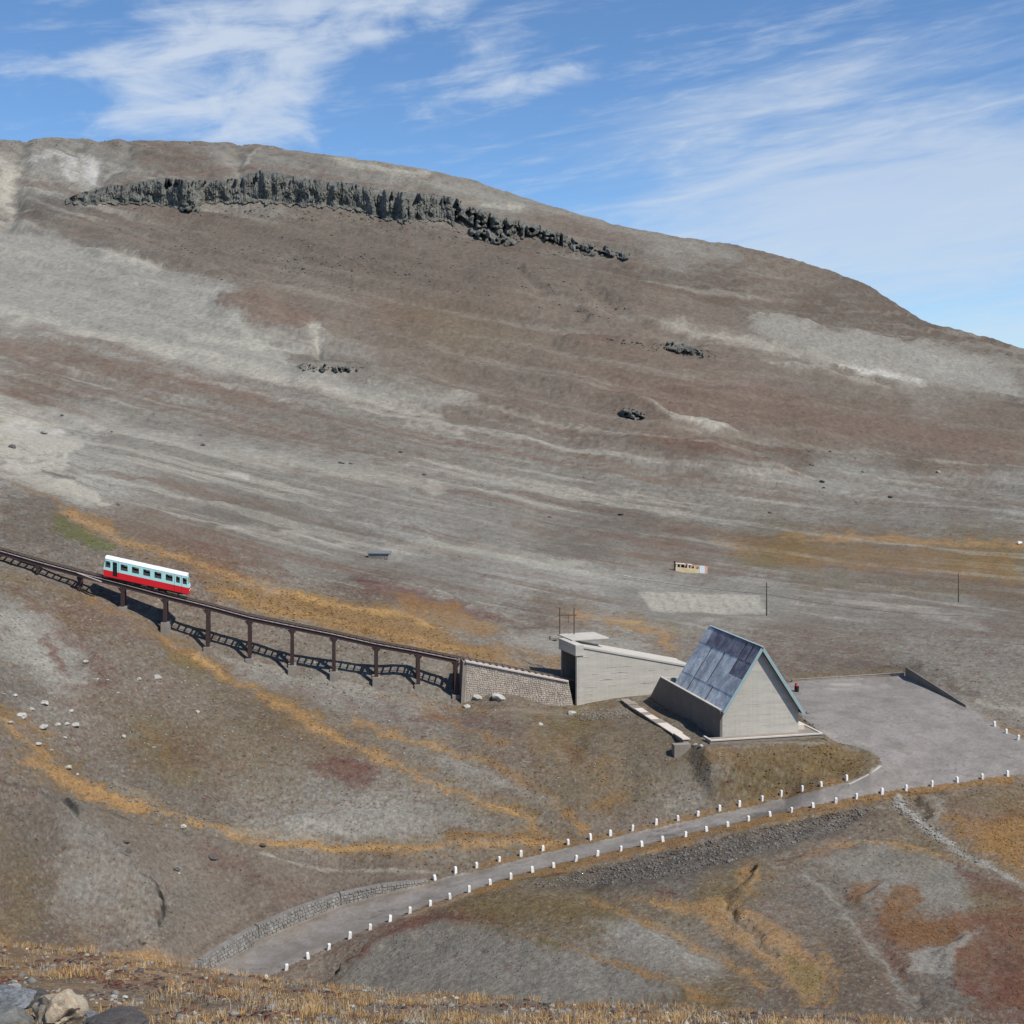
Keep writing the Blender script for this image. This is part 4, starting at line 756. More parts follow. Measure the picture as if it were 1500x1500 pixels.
for px, fy in foot.items():
    top = tp(px, 1.15, -.58); D = top.y; zf = (600-fy)/F*D
    zt = float(zat(top.x, D)[0]); h = top.z-zf
    if h < .5: zf = top.z-.5
    w = .30 if px < 150 else .5
    c = MB()
    for side in (.9, -.9):
        t_ = tp(px, side, -.58); 
        c.hexa([Vector((t_.x, t_.y, zf))+tdir*(i*w*.52)+tn*(j*.24) for i, j in ((-1,1),(1,1),(1,-1),(-1,-1))], [t_+tdir*(i*w*.45)+tn*(j*.2) for i, j in ((-1,1),(1,1),(1,-1),(-1,-1))])
        c.hexa([t_+Vector((0,0,-.55))+tdir*(i*w*.46)+tn*(j*.18) for i, j in ((-1,1),(1,1),(1,-1),(-1,-1))], [t_+Vector((0,0,-.003))+tdir*(i*w*1.25)+tn*(j*.19) for i, j in ((-1,1),(1,1),(1,-1),(-1,-1))])
    a, b_ = tp(px, .8, -.75), tp(px, -.8, -.75); c.bar(a, b_, .22, .3)
    po = vlink('pier', c, m_steel)
    zb = min(zt, float(zat(top.x+tn.x, D+tn.y)[0]))-1.0
    if px >= 181:
        for side in (.9, -.9):
            t_ = tp(px, side); ww = .55; fb = MB()
            fb.hexa([Vector((t_.x, t_.y, zb))+tdir*(i*ww*1.1)+tn*(j*.5) for i, j in ((-1,1),(1,1),(1,-1),(-1,-1))], [Vector((t_.x, t_.y, zf+.02))+tdir*(i*ww)+tn*(j*.46) for i, j in ((-1,1),(1,1),(1,-1),(-1,-1))])
            vlink('footing', fb, m_conc_d, po, .02)
g = MB(); g.bar(tp(116, 1.5, .04), tp(152, 1.75, -.32), .5, .06); vlink('walkway_plate', g, m_flange)

# ------------------------------------------------------------------ railcar (a body sheared to the slope of the line)
car_c = tp(216, 0, 0); kx = -.243
car = empty('railcar', car_c, 0); tag(car, 'red and pale turquoise railcar with a white roof on the viaduct', 'railcar')
YW = 1.2
def cv(x, y, z): return tdir*x+tn*(-y)+Vector((0,0,z+kx*x))
def cbox(B, x0, x1, y0, y1, z0, z1): 
    return B.hexa([cv(x0,y0,z0), cv(x1,y0,z0), cv(x1,y1,z0), cv(x0,y1,z0)], [cv(x0,y0,z1), cv(x1,y0,z1), cv(x1,y1,z1), cv(x0,y1,z1)])
def chexa(B, xb0, xb1, xt0, xt1, y0, y1, z0, z1):
    return B.hexa([cv(xb0,y0,z0), cv(xb1,y0,z0), cv(xb1,y1,z0), cv(xb0,y1,z0)], [cv(xt0,y0,z1), cv(xt1,y0,z1), cv(xt1,y1,z1), cv(xt0,y1,z1)])
def cpart(name, B, mat, parent=None, bevel=0): return B.build(name, mat, parent or car, bevel)
ZB = .72; ZR = ZB+.86; ZC = ZB+2.36; ZT = ZB+2.66      # bottom of body, top of red, top of turquoise, top of roof
XL, XR = -5.65, 5.65
xe = lambda z: (.36*(z-ZR)/(ZT-ZR) if z > ZR else .05*(ZR-z)/(ZR-ZB))           # raked ends
wins = [(-5.36,-4.72),(-3.36,-2.46),(-1.88,-.98),(-.40,.50),(1.08,1.98),(2.56,3.46),(3.92,4.42),(4.80,5.34)]
DR = (-4.42,-3.84)
z0w, z1w = ZR+.42, ZR+1.22
lower = MB(); T_ = .06
for y0 in (-YW, YW-T_):
    if y0 < 0:
        chexa(lower, XL+xe(ZB), DR[0], XL, DR[0], y0, y0+T_, ZB, ZR); chexa(lower, DR[1], XR-xe(ZB), DR[1], XR, y0, y0+T_, ZB, ZR); cbox(lower, DR[0], DR[1], y0, y0+T_, ZB, ZB+.22)
    else: chexa(lower, XL+xe(ZB), XR-xe(ZB), XL, XR, y0, y0+T_, ZB, ZR)
chexa(lower, XL+xe(ZB), XL+xe(ZB)+T_, XL, XL+T_, -YW+T_, YW-T_, ZB, ZR); chexa(lower, XR-xe(ZB)-T_, XR-xe(ZB), XR-T_, XR, -YW+T_, YW-T_, ZB, ZR)
cpart('lower_body', lower, m_red)
upper = MB()
for y0, near in ((-YW, True), (YW-T_, False)):
    cuts = sorted([(a, b_, z0w, z1w) for a, b_ in wins]+([(DR[0], DR[1], ZR, ZR+1.28)] if near else []))
    x = None; xs_ = XL; 
    for a, b_, za, zb in cuts:
        chexa(upper, xs_+(xe(ZR) if xs_ == XL else 0), a, xs_+(xe(ZC) if xs_ == XL else 0), a+(.12 if xs_ == XL else 0), y0, y0+T_, ZR, ZC)
        if za > ZR: cbox(upper, a, b_, y0, y0+T_, ZR, za)
        cbox(upper, a, b_, y0, y0+T_, zb, ZC-.002); xs_ = b_
    chexa(upper, xs_, XR, xs_-.1, XR-xe(ZC), y0, y0+T_, ZR, ZC)
for sgn, X in ((1, XL), (-1, XR)):
    chexa(upper, *(sorted((X, X+sgn*T_))), *(sorted((X+sgn*xe(z0w), X+sgn*(xe(z0w)+T_)))), -YW+T_, YW-T_, ZR, z0w)
    chexa(upper, *(sorted((X+sgn*xe(z1w), X+sgn*(xe(z1w)+T_)))), *(sorted((X+sgn*xe(ZC), X+sgn*(xe(ZC)+T_)))), -YW+T_, YW-T_, z1w, ZC)
    for y in (-YW+T_, -.05, YW-T_-.1): chexa(upper, *(sorted((X+sgn*xe(z0w), X+sgn*(xe(z0w)+T_)))), *(sorted((X+sgn*xe(z1w), X+sgn*(xe(z1w)+T_)))), y, y+.1, z0w, z1w)
cpart('upper_body', upper, m_cyan)
rf = MB()
prof = [(-YW-.03, ZC), (-YW+.02, ZC+.17), (-YW+.28, ZC+.27), (0, ZC+.34), (YW-.28, ZC+.27), (YW-.02, ZC+.17), (YW+.03, ZC)]
v0 = [cv(XL+xe(ZC)-.04, y, z) for y, z in prof]; v1 = [cv(XR-xe(ZC)+.04, y, z) for y, z in prof]; n_ = len(prof)
rf.add(v0+v1, [tuple(range(n_-1, -1, -1)), tuple(range(n_, 2*n_))]+[(i, (i+1) % n_, n_+(i+1) % n_, n_+i) for i in range(n_)])
cpart('roof', rf, m_white)
fl = MB(); cbox(fl, XL+.1, XR-.1, -YW+.07, YW-.07, ZB+.02, ZB+.16)
for k in range(7): cbox(fl, -3.1+k*1.15, -2.6+k*1.15, -.95, .95, ZB+.16, ZB+.95)
cpart('floor_and_seats', fl, m_inside)
for i, (a, b_) in enumerate(wins):
    for y0 in (-YW+.02, YW-.04):
        w = MB(); e = .05
        for (p0, p1, q0, q1) in ((a, b_, z0w, z0w+e), (a, b_, z1w-e, z1w), (a, a+e, z0w+e, z1w-e), (b_-e, b_, z0w+e, z1w-e)):
            cbox(w, p0, p1, y0-.03, y0+.01, q0, q1)
        fo = cpart('window', w, m_dark)
        g = MB(); cbox(g, a+e, b_-e, y0-.004, y0+.004, z0w+e, z0w+(.36 if y0 < 0 else .3)); cpart('pane', g, m_glass, fo)
d_ = MB(); cbox(d_, DR[0]+.02, DR[1]-.02, -YW+.16, -YW+.2, ZB+.22, ZR+.35); 
cpart('door', d_, m_dark)
for X in (XL, XR):
    s_ = 1 if X < 0 else -1; w = MB()
    chexa(w, *(sorted((X+s_*(xe(z0w)+.03), X+s_*(xe(z0w)+.04)))), *(sorted((X+s_*(xe(z1w)+.03), X+s_*(xe(z1w)+.04)))), -YW+.17, YW-.17, z0w+.01, z1w-.01); cpart('windscreen', w, m_glass)
    for y in (-.8, .68): h_ = MB(); h_.tube(cv(X+s_*.0, y+.06, ZB+.5), cv(X-s_*.06, y+.06, ZB+.5), .1); cpart('headlight', h_, m_white)
B = MB()
for X in (-3.62, 3.70, 4.62): cbox(B, X-.015, X+.015, -YW-.008, -YW+.002, ZB+.12, ZC-.05)
cpart('door_seams', B, m_dark)
B = MB(); cbox(B, XL+.25, XR-.25, -YW+.02, YW-.02, ZB-.10, ZB-.002); cpart('underframe', B, m_dark)
for X in (-1.2, .5, 1.9): B = MB(); cbox(B, X-.45, X+.45, -YW+.15, -YW+.75, .38, ZB-.102); cpart('equipment_box', B, m_dark)
for xc in (-3.6, 3.4):
    w = MB(); 
    for y in (-.75, .65): cbox(w, xc-1.3, xc+1.3, y, y+.12, .42, .64)
    cbox(w, xc-.3, xc+.3, -.63, .65, .45, .715); bo = cpart('bogie', w, m_dark)
    for dx in (-.85, .85):
        for y in (-.62, .5): 
            q_ = MB(); q_.tube(cv(xc+dx, y, .62), cv(xc+dx, y+.12, .62), .3, n=14); cpart('wheel', q_, m_dark, bo)

# ------------------------------------------------------------------ stone ramp between viaduct and station
sw = empty('stone_ramp_wall', tp(755, 2.1, -4)); tag(sw, 'pale rubble stone ramp with a white coping between viaduct and station portal', 'stone wall')
def part(name, B, mat, root, bevel=0, kind=None):
    o = B.build(name, mat, None, bevel); o.parent = root; o.data.transform(Matrix.Translation(-p_world(root)))
    if kind: o['kind'] = kind
    return o
def ramp(px, off, y=None, batter=0):
    D = dtrack(px); yy = y if y is not None else np.interp(px, tk_px, tk_y)+2
    z = (600-yy)/F*(D-2.2); return Vector(((px-750)/F*D, D, z))+tn*(off+batter)
Lp, Rp = 681, 829
fl_t, fr_t = ramp(Lp, 1.9), ramp(Rp, 1.9); fl_b, fr_b = ramp(Lp, 2.25, 1034), ramp(Rp+8, 2.2, 1040)
bl_t, br_t = ramp(Lp, -1.9), ramp(Rp, -1.9); bl_b, br_b = ramp(Lp, -2.0, 1034), ramp(Rp+8, -2.0, 1040)
core = MB(); core.hexa([fl_b-tdir*.35, fr_b, br_b, bl_b-tdir*.35], [fl_t, fr_t, br_t, bl_t]); part('wall_core', core, m_mortar, sw)
rnd = random.Random(3)
st = MB(); n_seg = 8
for k in range(n_seg):
    u0, u1 = k/n_seg, (k+1)/n_seg
    stone_face(st, fl_t.lerp(fr_t, u0), fl_t.lerp(fr_t, u1), fl_b.lerp(fr_b, u1), fl_b.lerp(fr_b, u0), .30, .06, rnd, .18)
part('stones', st, m_stone, sw, kind='stuff')
cpb = MB(); cpb.bar(fl_t+Vector((0,0,.08))-tdir*.1, fr_t+Vector((0,0,.08)), .5, .2); part('coping', cpb, m_cope, sw)
db = MB(); db.box(-.05,.05,-.05,.05,-.05,.05)
ep = MB(); ep.hexa([bl_b-tdir*.8+Vector((0,0,0)), bl_b-tdir*.37, fl_b-tdir*.37, fl_b-tdir*.8], [bl_t-tdir*.45, bl_t-tdir*.02, fl_t-tdir*.02, fl_t-tdir*.45]); part('end_pier', ep, m_conc_d, sw)

# ------------------------------------------------------------------ concrete station building
SN = np.array((9.12, 192.0)); e1 = np.array((.94, .342)); e2 = np.array((-.342, .94)); SZ = -41.9
def S2(t, w, z): return Vector((SN[0]+t*e1[0]+w*e2[0], SN[1]+t*e1[1]+w*e2[1], z))
sta = empty('station_building', S2(8, 3, SZ)); tag(sta, 'pale concrete station building with a dark portal and a roof sloping down to the house', 'station building')
TLn = 18.6; zt = lambda t: -33.15-3.9*t/17.5
def wall_prism(w0, w1, t0, t1, zb, top):
    B = MB(); B.prism([S2(t0,w0,zb), S2(t1,w0,zb), S2(t1,w0,top(t1)), S2(t0,w0,top(t0))], Vector((e2[0]*(w1-w0), e2[1]*(w1-w0), 0))); return B
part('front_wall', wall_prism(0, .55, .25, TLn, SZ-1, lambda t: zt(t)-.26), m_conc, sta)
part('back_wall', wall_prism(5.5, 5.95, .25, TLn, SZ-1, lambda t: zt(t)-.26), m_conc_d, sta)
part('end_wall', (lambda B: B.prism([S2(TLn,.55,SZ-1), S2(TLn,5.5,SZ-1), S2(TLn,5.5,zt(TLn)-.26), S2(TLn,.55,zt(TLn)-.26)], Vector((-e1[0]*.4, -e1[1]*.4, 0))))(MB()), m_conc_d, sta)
rs = MB(); rs.prism([S2(1.0,-.12,zt(1.0)-.25), S2(TLn+.1,-.12,zt(TLn+.1)-.25), S2(TLn+.1,-.12,zt(TLn+.1)), S2(1.0,-.12,zt(1.0))], Vector((e2[0]*6.2, e2[1]*6.2, 0)))
part('roof_slab', rs, m_conc, sta)
rc = MB(); rc.bar(S2(.9,5.9,zt(.9)+.06), S2(TLn,5.9,zt(TLn)+.06), .3, .14); part('roof_edge', rc, m_cope, sta)
li = MB(); ab(li, lambda t, w, z: S2(t, w, z), -.25, .98, -.14, 6.2, -34.65, -33.1); part('portal_lintel', li, m_conc, sta, .02)
pj = MB(); ab(pj, lambda t, w, z: S2(t, w, z), -.0, .24, 0.01, .5, SZ-1, -34.66); part('portal_jamb', pj, m_conc, sta)
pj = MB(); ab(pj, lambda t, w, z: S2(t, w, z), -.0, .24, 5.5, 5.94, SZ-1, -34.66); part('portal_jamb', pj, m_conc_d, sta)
fs = MB(); ab(fs, lambda t, w, z: S2(t, w, z), .6, 6.4, 3.2, 8.8, -33.09, -32.95); part('roof_hatch_slab', fs, m_conc, sta, .02)
cn = MB(); ab(cn, lambda t, w, z: S2(t, w, z), -1.5, -.26, 6.25, 6.75, -33.3, -33.0); ab(cn, lambda t, w, z: S2(t, w, z), -.8, .6, 6.8, 8.6, -33.6, -33.1); part('canopy_stub', cn, m_conc_d, sta)
# board-marked pour lines, each a shallow recess standing as a fine ledge
lm = MB(); rr = random.Random(5)
for k in range(26):
    t0 = rr.uniform(.8, 16); zz = rr.choice([-34.9,-35.7,-36.6,-37.4,-38.3,-39.2,-40.2,-41.0]); 
    if zz > zt(t0)-1.0: continue
    ab(lm, lambda t, w, z: S2(t, w, z), t0, t0+rr.uniform(.8, 2.2), -.03, .002, zz, zz+.05)
part('pour_ledges', lm, m_conc, sta)
fr = empty('roof_frame', S2(.5, 8.6, -32.9)); tag(fr, 'thin rusty frame of two posts and a crossbar rising above the station roof', 'frame')
pa, pb = P(820, 928, 200.2), P(841, 928, 200.4)
for p_ in (pa, pb):
    B = MB(); B.tube(p_+Vector((0,0,-.7)), p_+Vector((0,0,3.8)), .09, .08); part('post', B, m_pole, fr)
B = MB(); B.bar(pa+Vector((-.2,0,2.7)), pb+Vector((.35,0,2.7)), .12, .14); part('crossbar', B, m_pole, fr)
B = MB(); B.tube(pa.lerp(pb, .62)+Vector((0,0,1.6)), pa.lerp(pb, .62)+Vector((0,0,2.64)), .04); part('hanger', B, m_pole, fr)

# ------------------------------------------------------------------ steep-roofed house
ho = empty('steep_roofed_house', H2(5, 7, 0)); tag(ho, 'concrete house with a steep blue-grey metal roof beside the forecourt', 'house')
GW, RL, RH, EH = 10.3, 16.4, 10.75, 3.0
def gable(s0, s1, mat, name):
    B = MB(); B.prism([H2(0,s0,-.6), H2(GW,s0,-.6), H2(GW,s0,EH-.05), H2(GW/2,s0,RH-.1), H2(0,s0,EH-.05)], Vector((hd[0]*(s1-s0), hd[1]*(s1-s0), 0))); return part(name, B, mat, ho)
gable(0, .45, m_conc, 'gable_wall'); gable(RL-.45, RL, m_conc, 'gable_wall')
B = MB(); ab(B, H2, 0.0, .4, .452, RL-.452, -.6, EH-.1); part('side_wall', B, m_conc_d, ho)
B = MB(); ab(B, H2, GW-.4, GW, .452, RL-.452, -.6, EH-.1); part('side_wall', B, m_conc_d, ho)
# parapet wall running back past the roof, ending in a raked buttress
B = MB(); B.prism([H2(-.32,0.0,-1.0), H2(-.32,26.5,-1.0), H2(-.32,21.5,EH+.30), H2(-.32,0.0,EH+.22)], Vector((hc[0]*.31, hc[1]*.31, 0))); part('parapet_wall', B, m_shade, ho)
B = MB(); B.bar(H2(-.165,.1,EH+.30), H2(-.165,21.4,EH+.385), .36, .12); part('parapet_coping', B, m_conc, ho)
B = MB(); ab(B, H2, -.0, 4.2, 20.9, 21.4, -1, EH+.3); part('return_wall', B, m_conc, ho)
for k in range(4):
    B = MB(); zz = .9+k*1.35+.2; half = GW if zz < EH else GW
    wl = 0.3 if zz < EH else (zz-EH)/(RH-EH)*GW/2+.3
    ab(B, H2, wl, GW-wl, -.012, .002, zz, zz+.03); part('pour_ledge', B, m_conc, ho)
s0, s1 = -.5, RL+.3
nl = Vector((-hc[0]*(RH-EH), -hc[1]*(RH-EH), GW/2)).normalized(); nr = Vector((hc[0]*(RH-EH), hc[1]*(RH-EH), GW/2)).normalized()
rid = lambda s: H2(GW/2, s, RH+.02); lE = lambda s: H2(.02, s, EH+.0); rE = lambda s: H2(GW+.45, s, EH-.70+.02)
B = MB(); B.hexa([lE(s0), lE(s1), rid(s1), rid(s0)], [p+nl*.16 for p in (lE(s0), lE(s1), rid(s1), rid(s0))]); part('roof_deck', B, m_deck, ho)
B = MB(); B.hexa([rE(s0), rE(s1), rid(s1), rid(s0)], [p+nr*.16 for p in (rE(s0), rE(s1), rid(s1), rid(s0))]); part('roof_deck', B, m_deck, ho)
rows, cols = 4, 8
rr = random.Random(8)
for side, E_, n_ in ((0, lE, nl), (1, rE, nr)):
    for r_ in range(rows):
        for c_ in range(cols):
            sa = s0+(s1-s0)*c_/cols; sb_ = s0+(s1-s0)*(c_+1)/cols
            ga_, gb_ = .012, .012
            if side == 0:
                if (c_, r_) in ((5,0),(5,1),(5,2),(3,1),(3,2),(2,0),(1,2),(1,3),(0,3)): gb_ = .26     # missing cover strips
            va, vb = r_/rows, (r_+1)/rows
            q_ = [E_(sa+ga_).lerp(rid(sa+ga_), va+.002), E_(sb_-gb_).lerp(rid(sb_-gb_), va+.002), E_(sb_-gb_).lerp(rid(sb_-gb_), vb+.004), E_(sa+ga_).lerp(rid(sa+ga_), vb+.004)]
            lift = .175+.03*((rows-r_) % 2)+rr.uniform(0, .012)
            B = MB(); B.hexa([p+n_*lift for p in q_], [p+n_*(lift+.03) for p in q_])
            if side == 0:
                for k in range(1, 5):                                                                    # folded ribs
                    u_ = k/5; B.bar(q_[0].lerp(q_[1], u_)+n_*(lift+.035), q_[3].lerp(q_[2], u_)+n_*(lift+.035), .03, .03, up=n_)
            dk = (side == 0 and r_ == 3 and c_ < 7) or (side == 0 and r_ == 2 and c_ < 2)
            o = part('roof_sheet', B, m_sheet_d if dk else m_sheet, ho)
            if dk: o['label'] = 'darker sheet'
for (E_, n_) in ((lE, nl), (rE, nr)):
    B = MB(); t_ = s0-.06; q_ = [E_(t_), rid(t_)]; dn = (E_(t_)-rid(t_)).normalized()
    q4 = [q_[0]+dn*.0+n_*-.12, q_[1]+n_*-.12, q_[1]+n_*.27, q_[0]+n_*.27]
    B.prism([q4[0], q4[1], q4[2], q4[3]], Vector((-hd[0]*.07, -hd[1]*.07, 0))); part('rake_board', B, m_trim, ho)
B = MB(); B.bar(rid(s0-.1)+Vector((0,0,.30)), rid(s1)+Vector((0,0,.30)), .28, .10); part('ridge_cap', B, m_trim, ho)
B = MB(); B.bar(rE(s0)+nr*.1, rE(s1)+nr*.1, .3, .1); part('eave_board', B, m_trim, ho)
# plinth terrace round the front
pl = MB(); ab(pl, H2, -2.3, 12.8, -1.6, -.02, -1.2, -.02); ab(pl, H2, GW+.02, 12.8, -.02, 5.0, -1.2, -.02); part('plinth', pl, m_conc_d, ho)
B = MB(); B.bar(H2(-2.25,-1.55,.02), H2(12.85,-1.55,.02), .28, .16); B.bar(H2(12.72,-1.38,.02), H2(12.72,5.0,.02), .28, .16); B.bar(H2(-2.18,-1.38,.02), H2(-2.18,.6,.02), .24, .16); part('plinth_kerb', B, m_cope, ho)
B = MB(); ab(B, H2, 10.6, 11.7, 1.2, 3.4, -.02, .55); part('door_step', B, m_cope, ho)
# terrace wall left of the house
tw = empty('terrace_wall', H2(-4.6, 10, -1)); tag(tw, 'low broken terrace wall with pale slabs left of the house', 'low wall')
B = MB(); ab(B, H2, -5.0, -4.3, .4, 24.5, -2.6, -.35); part('wall', B, m_conc_d, tw)
B = MB(); ab(B, H2, -4.28, -.34, 1.2, 24.5, -2.0, -.75); part('terrace_floor', B, m_conc_d, tw)
rr = random.Random(2); s_ = .3
while s_ < 24.3:
    L_ = rr.uniform(1.6, 3.4); B = MB(); zz = -.34+rr.uniform(0, .14); w_ = rr.uniform(.0, .5)
    ab(B, H2, -5.15-w_*.4, -4.15+w_, s_, min(s_+L_-.1, 24.5), zz, zz+.16); part('slab', B, m_cope if rr.random() < .35 else (m_conc if rr.random() < .4 else m_conc_d), tw, .02); s_ += L_
B = MB(); ab(B, H2, -6.6, -4.4, -.6, .35, -2.6, -.5); ab(B, H2, -4.35, -3.0, -1.2, -.5, -2.4, -1.1); part('corner_block', B, m_conc_d, tw, .04)

# ------------------------------------------------------------------ forecourt walls
def low_wall(name, label, pts, h0, h1, th, mat, base=.6, top=None, cat='low wall'):
    root = empty(name, pts[0]); tag(root, label, cat); B = MB(); n_ = len(pts)
    for i in range(n_-1):
        a, b_ = pts[i], pts[i+1]; d = (b_-a); d.z = 0; d.normalize(); nn = Vector((-d.y, d.x, 0))*th/2
        ha, hb = h0+(h1-h0)*i/(n_-1), h0+(h1-h0)*(i+1)/(n_-1)
        B.hexa([a-nn-Vector((0,0,base)), b_-nn-Vector((0,0,base)), b_+nn-Vector((0,0,base)), a+nn-Vector((0,0,base))], [a-nn+Vector((0,0,ha)), b_-nn+Vector((0,0,hb)), b_+nn+Vector((0,0,hb)), a+nn+Vector((0,0,ha))])
    part('wall', B, mat, root)
    if top:
        B = MB()
        for i in range(n_-1):
            ha, hb = h0+(h1-h0)*i/(n_-1), h0+(h1-h0)*(i+1)/(n_-1); B.bar(pts[i]+Vector((0,0,ha+.04)), pts[i+1]+Vector((0,0,hb+.04)), th+.08, .08)
        part('coping', B, top, root)
    return root
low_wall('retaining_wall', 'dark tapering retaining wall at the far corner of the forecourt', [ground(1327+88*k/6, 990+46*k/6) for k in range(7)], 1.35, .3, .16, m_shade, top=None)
low_wall('kerb_wall', 'long low stone wall along the back edge of the forecourt', [ground(1160+165*k/8, 998.5-9*k/8) for k in range(9)], .28, .4, .3, m_conc_d, top=m_conc_d)
low_wall('road_kerb', 'thin curved concrete kerb where the road meets the forecourt', [ground(x, y) for x, y in ((1243,1149),(1256,1143),(1270,1136),(1281,1129),(1290,1122))], .05, .05, .22, m_conc, cat='kerb')
# stone wall on the hill side of the road
rw = empty('roadside_stone_wall', ground(440, 1349)); tag(rw, 'grey dry stone wall holding the bank on the uphill side of the road bend', 'stone wall')
wp = [(272,1444,1.25),(300,1427,1.3),(330,1407,1.35),(380,1377,1.4),(440,1350,1.35),(500,1326,1.15),(560,1309,.85),(600,1300,.5),(628,1293,.25)]
core = MB(); st = MB(); cp_ = MB(); rnd = random.Random(9)
def base_pt(x, y):
    p_ = ground(x, y); return p_
bp_ = [base_pt(x, y) for x, y, h in wp]
for i in range(len(wp)-1):
    a, b_ = bp_[i], bp_[i+1]; d = (b_-a).copy(); d.z = 0; d.normalize(); out = Vector((-d.y, d.x, 0))
    ha, hb = wp[i][2], wp[i+1][2]; at, bt = a+out*.25+Vector((0,0,ha)), b_+out*.25+Vector((0,0,hb)); ab_, bb_ = a-Vector((0,0,.4)), b_-Vector((0,0,.4))
    core.hexa([ab_, bb_, bb_+out*.9, ab_+out*.9], [at, bt, bt+out*.6, at+out*.6])
    stone_face(st, at, bt, bb_, ab_, .34, .09, rnd)
part('wall_core', core, m_mortar_g, rw); part('stones', st, m_stone_g, rw, kind='stuff')

# ------------------------------------------------------------------ guard stones along the road
ordn = ['first','second','third','fourth','fifth','sixth','seventh','eighth','ninth','tenth','eleventh','twelfth','thirteenth','fourteenth','fifteenth','sixteenth','seventeenth','eighteenth','nineteenth','twentieth',
        'twenty-first','twenty-second','twenty-third','twenty-fourth','twenty-fifth','twenty-sixth','twenty-seventh','twenty-eighth','twenty-ninth','thirtieth','thirty-first','thirty-second','thirty-third','thirty-fourth','thirty-fifth']
B = MB(); B.hexa([Vector((-.19,-.15,-.35)), Vector((.19,-.15,-.35)), Vector((.19,.15,-.35)), Vector((-.19,.15,-.35))], [Vector((-.17,-.13,.66)), Vector((.17,-.13,.66)), Vector((.17,.13,.66)), Vector((-.17,.13,.66))])
B.hexa([Vector((-.17,-.13,.661)), Vector((.17,-.13,.661)), Vector((.17,.13,.661)), Vector((-.17,.13,.661))], [Vector((-.12,-.07,.75)), Vector((.12,-.07,.75)), Vector((.12,.07,.75)), Vector((-.12,.07,.75))])
gme = B.mesh('guard_stone', .02); gme.materials.append(m_post)
rr = random.Random(4)
def guards(pts, text, group):
    for i, (x, y) in enumerate(pts):
        p_ = ground(x, y); o = bpy.data.objects.new('guard_stone', gme); C.objects.link(o); o.location = p_
        k = (pts[min(i+1, len(pts)-1)][0]-pts[max(i-1, 0)][0]); rz_ = rr.uniform(-.25, .25)+.5
        o.rotation_euler = (rr.uniform(-.13, .13), rr.uniform(-.13, .13), rz_); k_ = rr.uniform(.84, .96); o.scale = (k_, k_, rr.uniform(.78, .98))
        tag(o, text % ordn[i], 'guard stone', group)
guards(bl, '%s white guard stone from the lower left along the valley side of the road', 'white guard stones on the valley side of the road')
guards(bu, '%s white guard stone from the left along the hill side of the road', 'white guard stones on the hill side of the road')
guards([(1457,1064),(1474,1074),(1491,1084)], '%s white guard stone from the back along the right edge of the forecourt', 'white guard stones at the right edge of the forecourt')

# ------------------------------------------------------------------ poles, wire, hut, trailer
def pole(px, py, h, label, two):
    p_ = ground(px, py, 230); root = empty('utility_pole', p_); tag(root, label, 'utility pole', 'wooden utility poles on the valley floor')
    B = MB(); B.tube(p_-Vector((0,0,.8)), p_+Vector((0,0,h)), .16, .10); part('post', B, m_pole, root)
    if two: B = MB(); B.bar(p_+Vector((-.75,0,h-.9)), p_+Vector((.75,0,h-.9)), .1, .12); part('crossarm', B, m_pole, root)
    B = MB()
    for dx in ((-.6, .6) if two else (.14,)): B.tube(p_+Vector((dx,0,h-(.84 if two else .5))), p_+Vector((dx,0,h-(.6 if two else .25))), .06)
    part('insulators', B, m_cope, root); return p_+Vector((0,0,h))
t1 = pole(1123, 902, 6.9, 'wooden pole with a crossarm standing on the gravel flat right of the house roof', True)
t2 = pole(1404, 882, 7.0, 'taller thin wooden pole on the gravel flat near the right edge', False)
def wire(a, b_, sag, label):
    B = MB(); prev = None
    for k in range(21):
        u_ = k/20; q_ = a.lerp(b_, u_)-Vector((0,0,sag*4*u_*(1-u_)))
        if prev is not None: B.tube(prev, q_, .035, n=5)
        prev = q_
    o = B.build('overhead_wire', m_dark); tag(o, label, 'wire')
g0 = ground(905, 858, 230); g0 = Vector((g0.x, g0.y, g0.z+2.6)); g3 = ground(1412, 906, 215)+Vector((0,0,.6))
wire(t1+Vector((0,0,-2.4)), g0, .5, 'thin dark wire running left from the crossarm pole over the gravel'); wire(t1+Vector((0,0,-2.4)), g3, .9, 'thin dark wire sagging right from the crossarm pole down to the gravel')
hp = ground(553, 819, 240); hut = empty('stone_hut', hp); tag(hut, 'small grey stone hut with a flat roof alone on the scree left of centre', 'hut')
hx = Vector((.99, -.12, 0)); hy = Vector((.12, .99, 0)); hf = lambda a, s, z: hp+hx*a+hy*s+Vector((0,0,z))
B = MB(); ab(B, hf, -2.3, 2.7, 0, 2.8, -.9, 1.25); part('walls', B, m_stone_g, hut, .05)
B = MB(); B.hexa([hf(-2.5,-.2,1.26), hf(2.9,-.2,1.26), hf(2.9,3,1.5), hf(-2.5,3,1.5)], [hf(-2.5,-.2,1.4), hf(2.9,-.2,1.4), hf(2.9,3,1.75), hf(-2.5,3,1.75)]); part('roof', B, m_slate, hut)
B = MB(); ab(B, hf, -3.5, -2.32, .2, 2.0, -.9, .55); part('lean_to', B, m_bouldk, hut)
tpn = ground(1012, 839, 300); tr = empty('derelict_cabin', tpn); tag(tr, 'long derelict cream cabin with gaps in its wall out on the valley floor', 'cabin')
cf = lambda a, s, z: tpn+Vector((a, s, z+.0-a*.09))
m_cream = material('cream_boards', lin((222,196,146)), .8, n1=(.5, .18), n2=(3, .15), bump=None, col2=lin((214,204,176)))
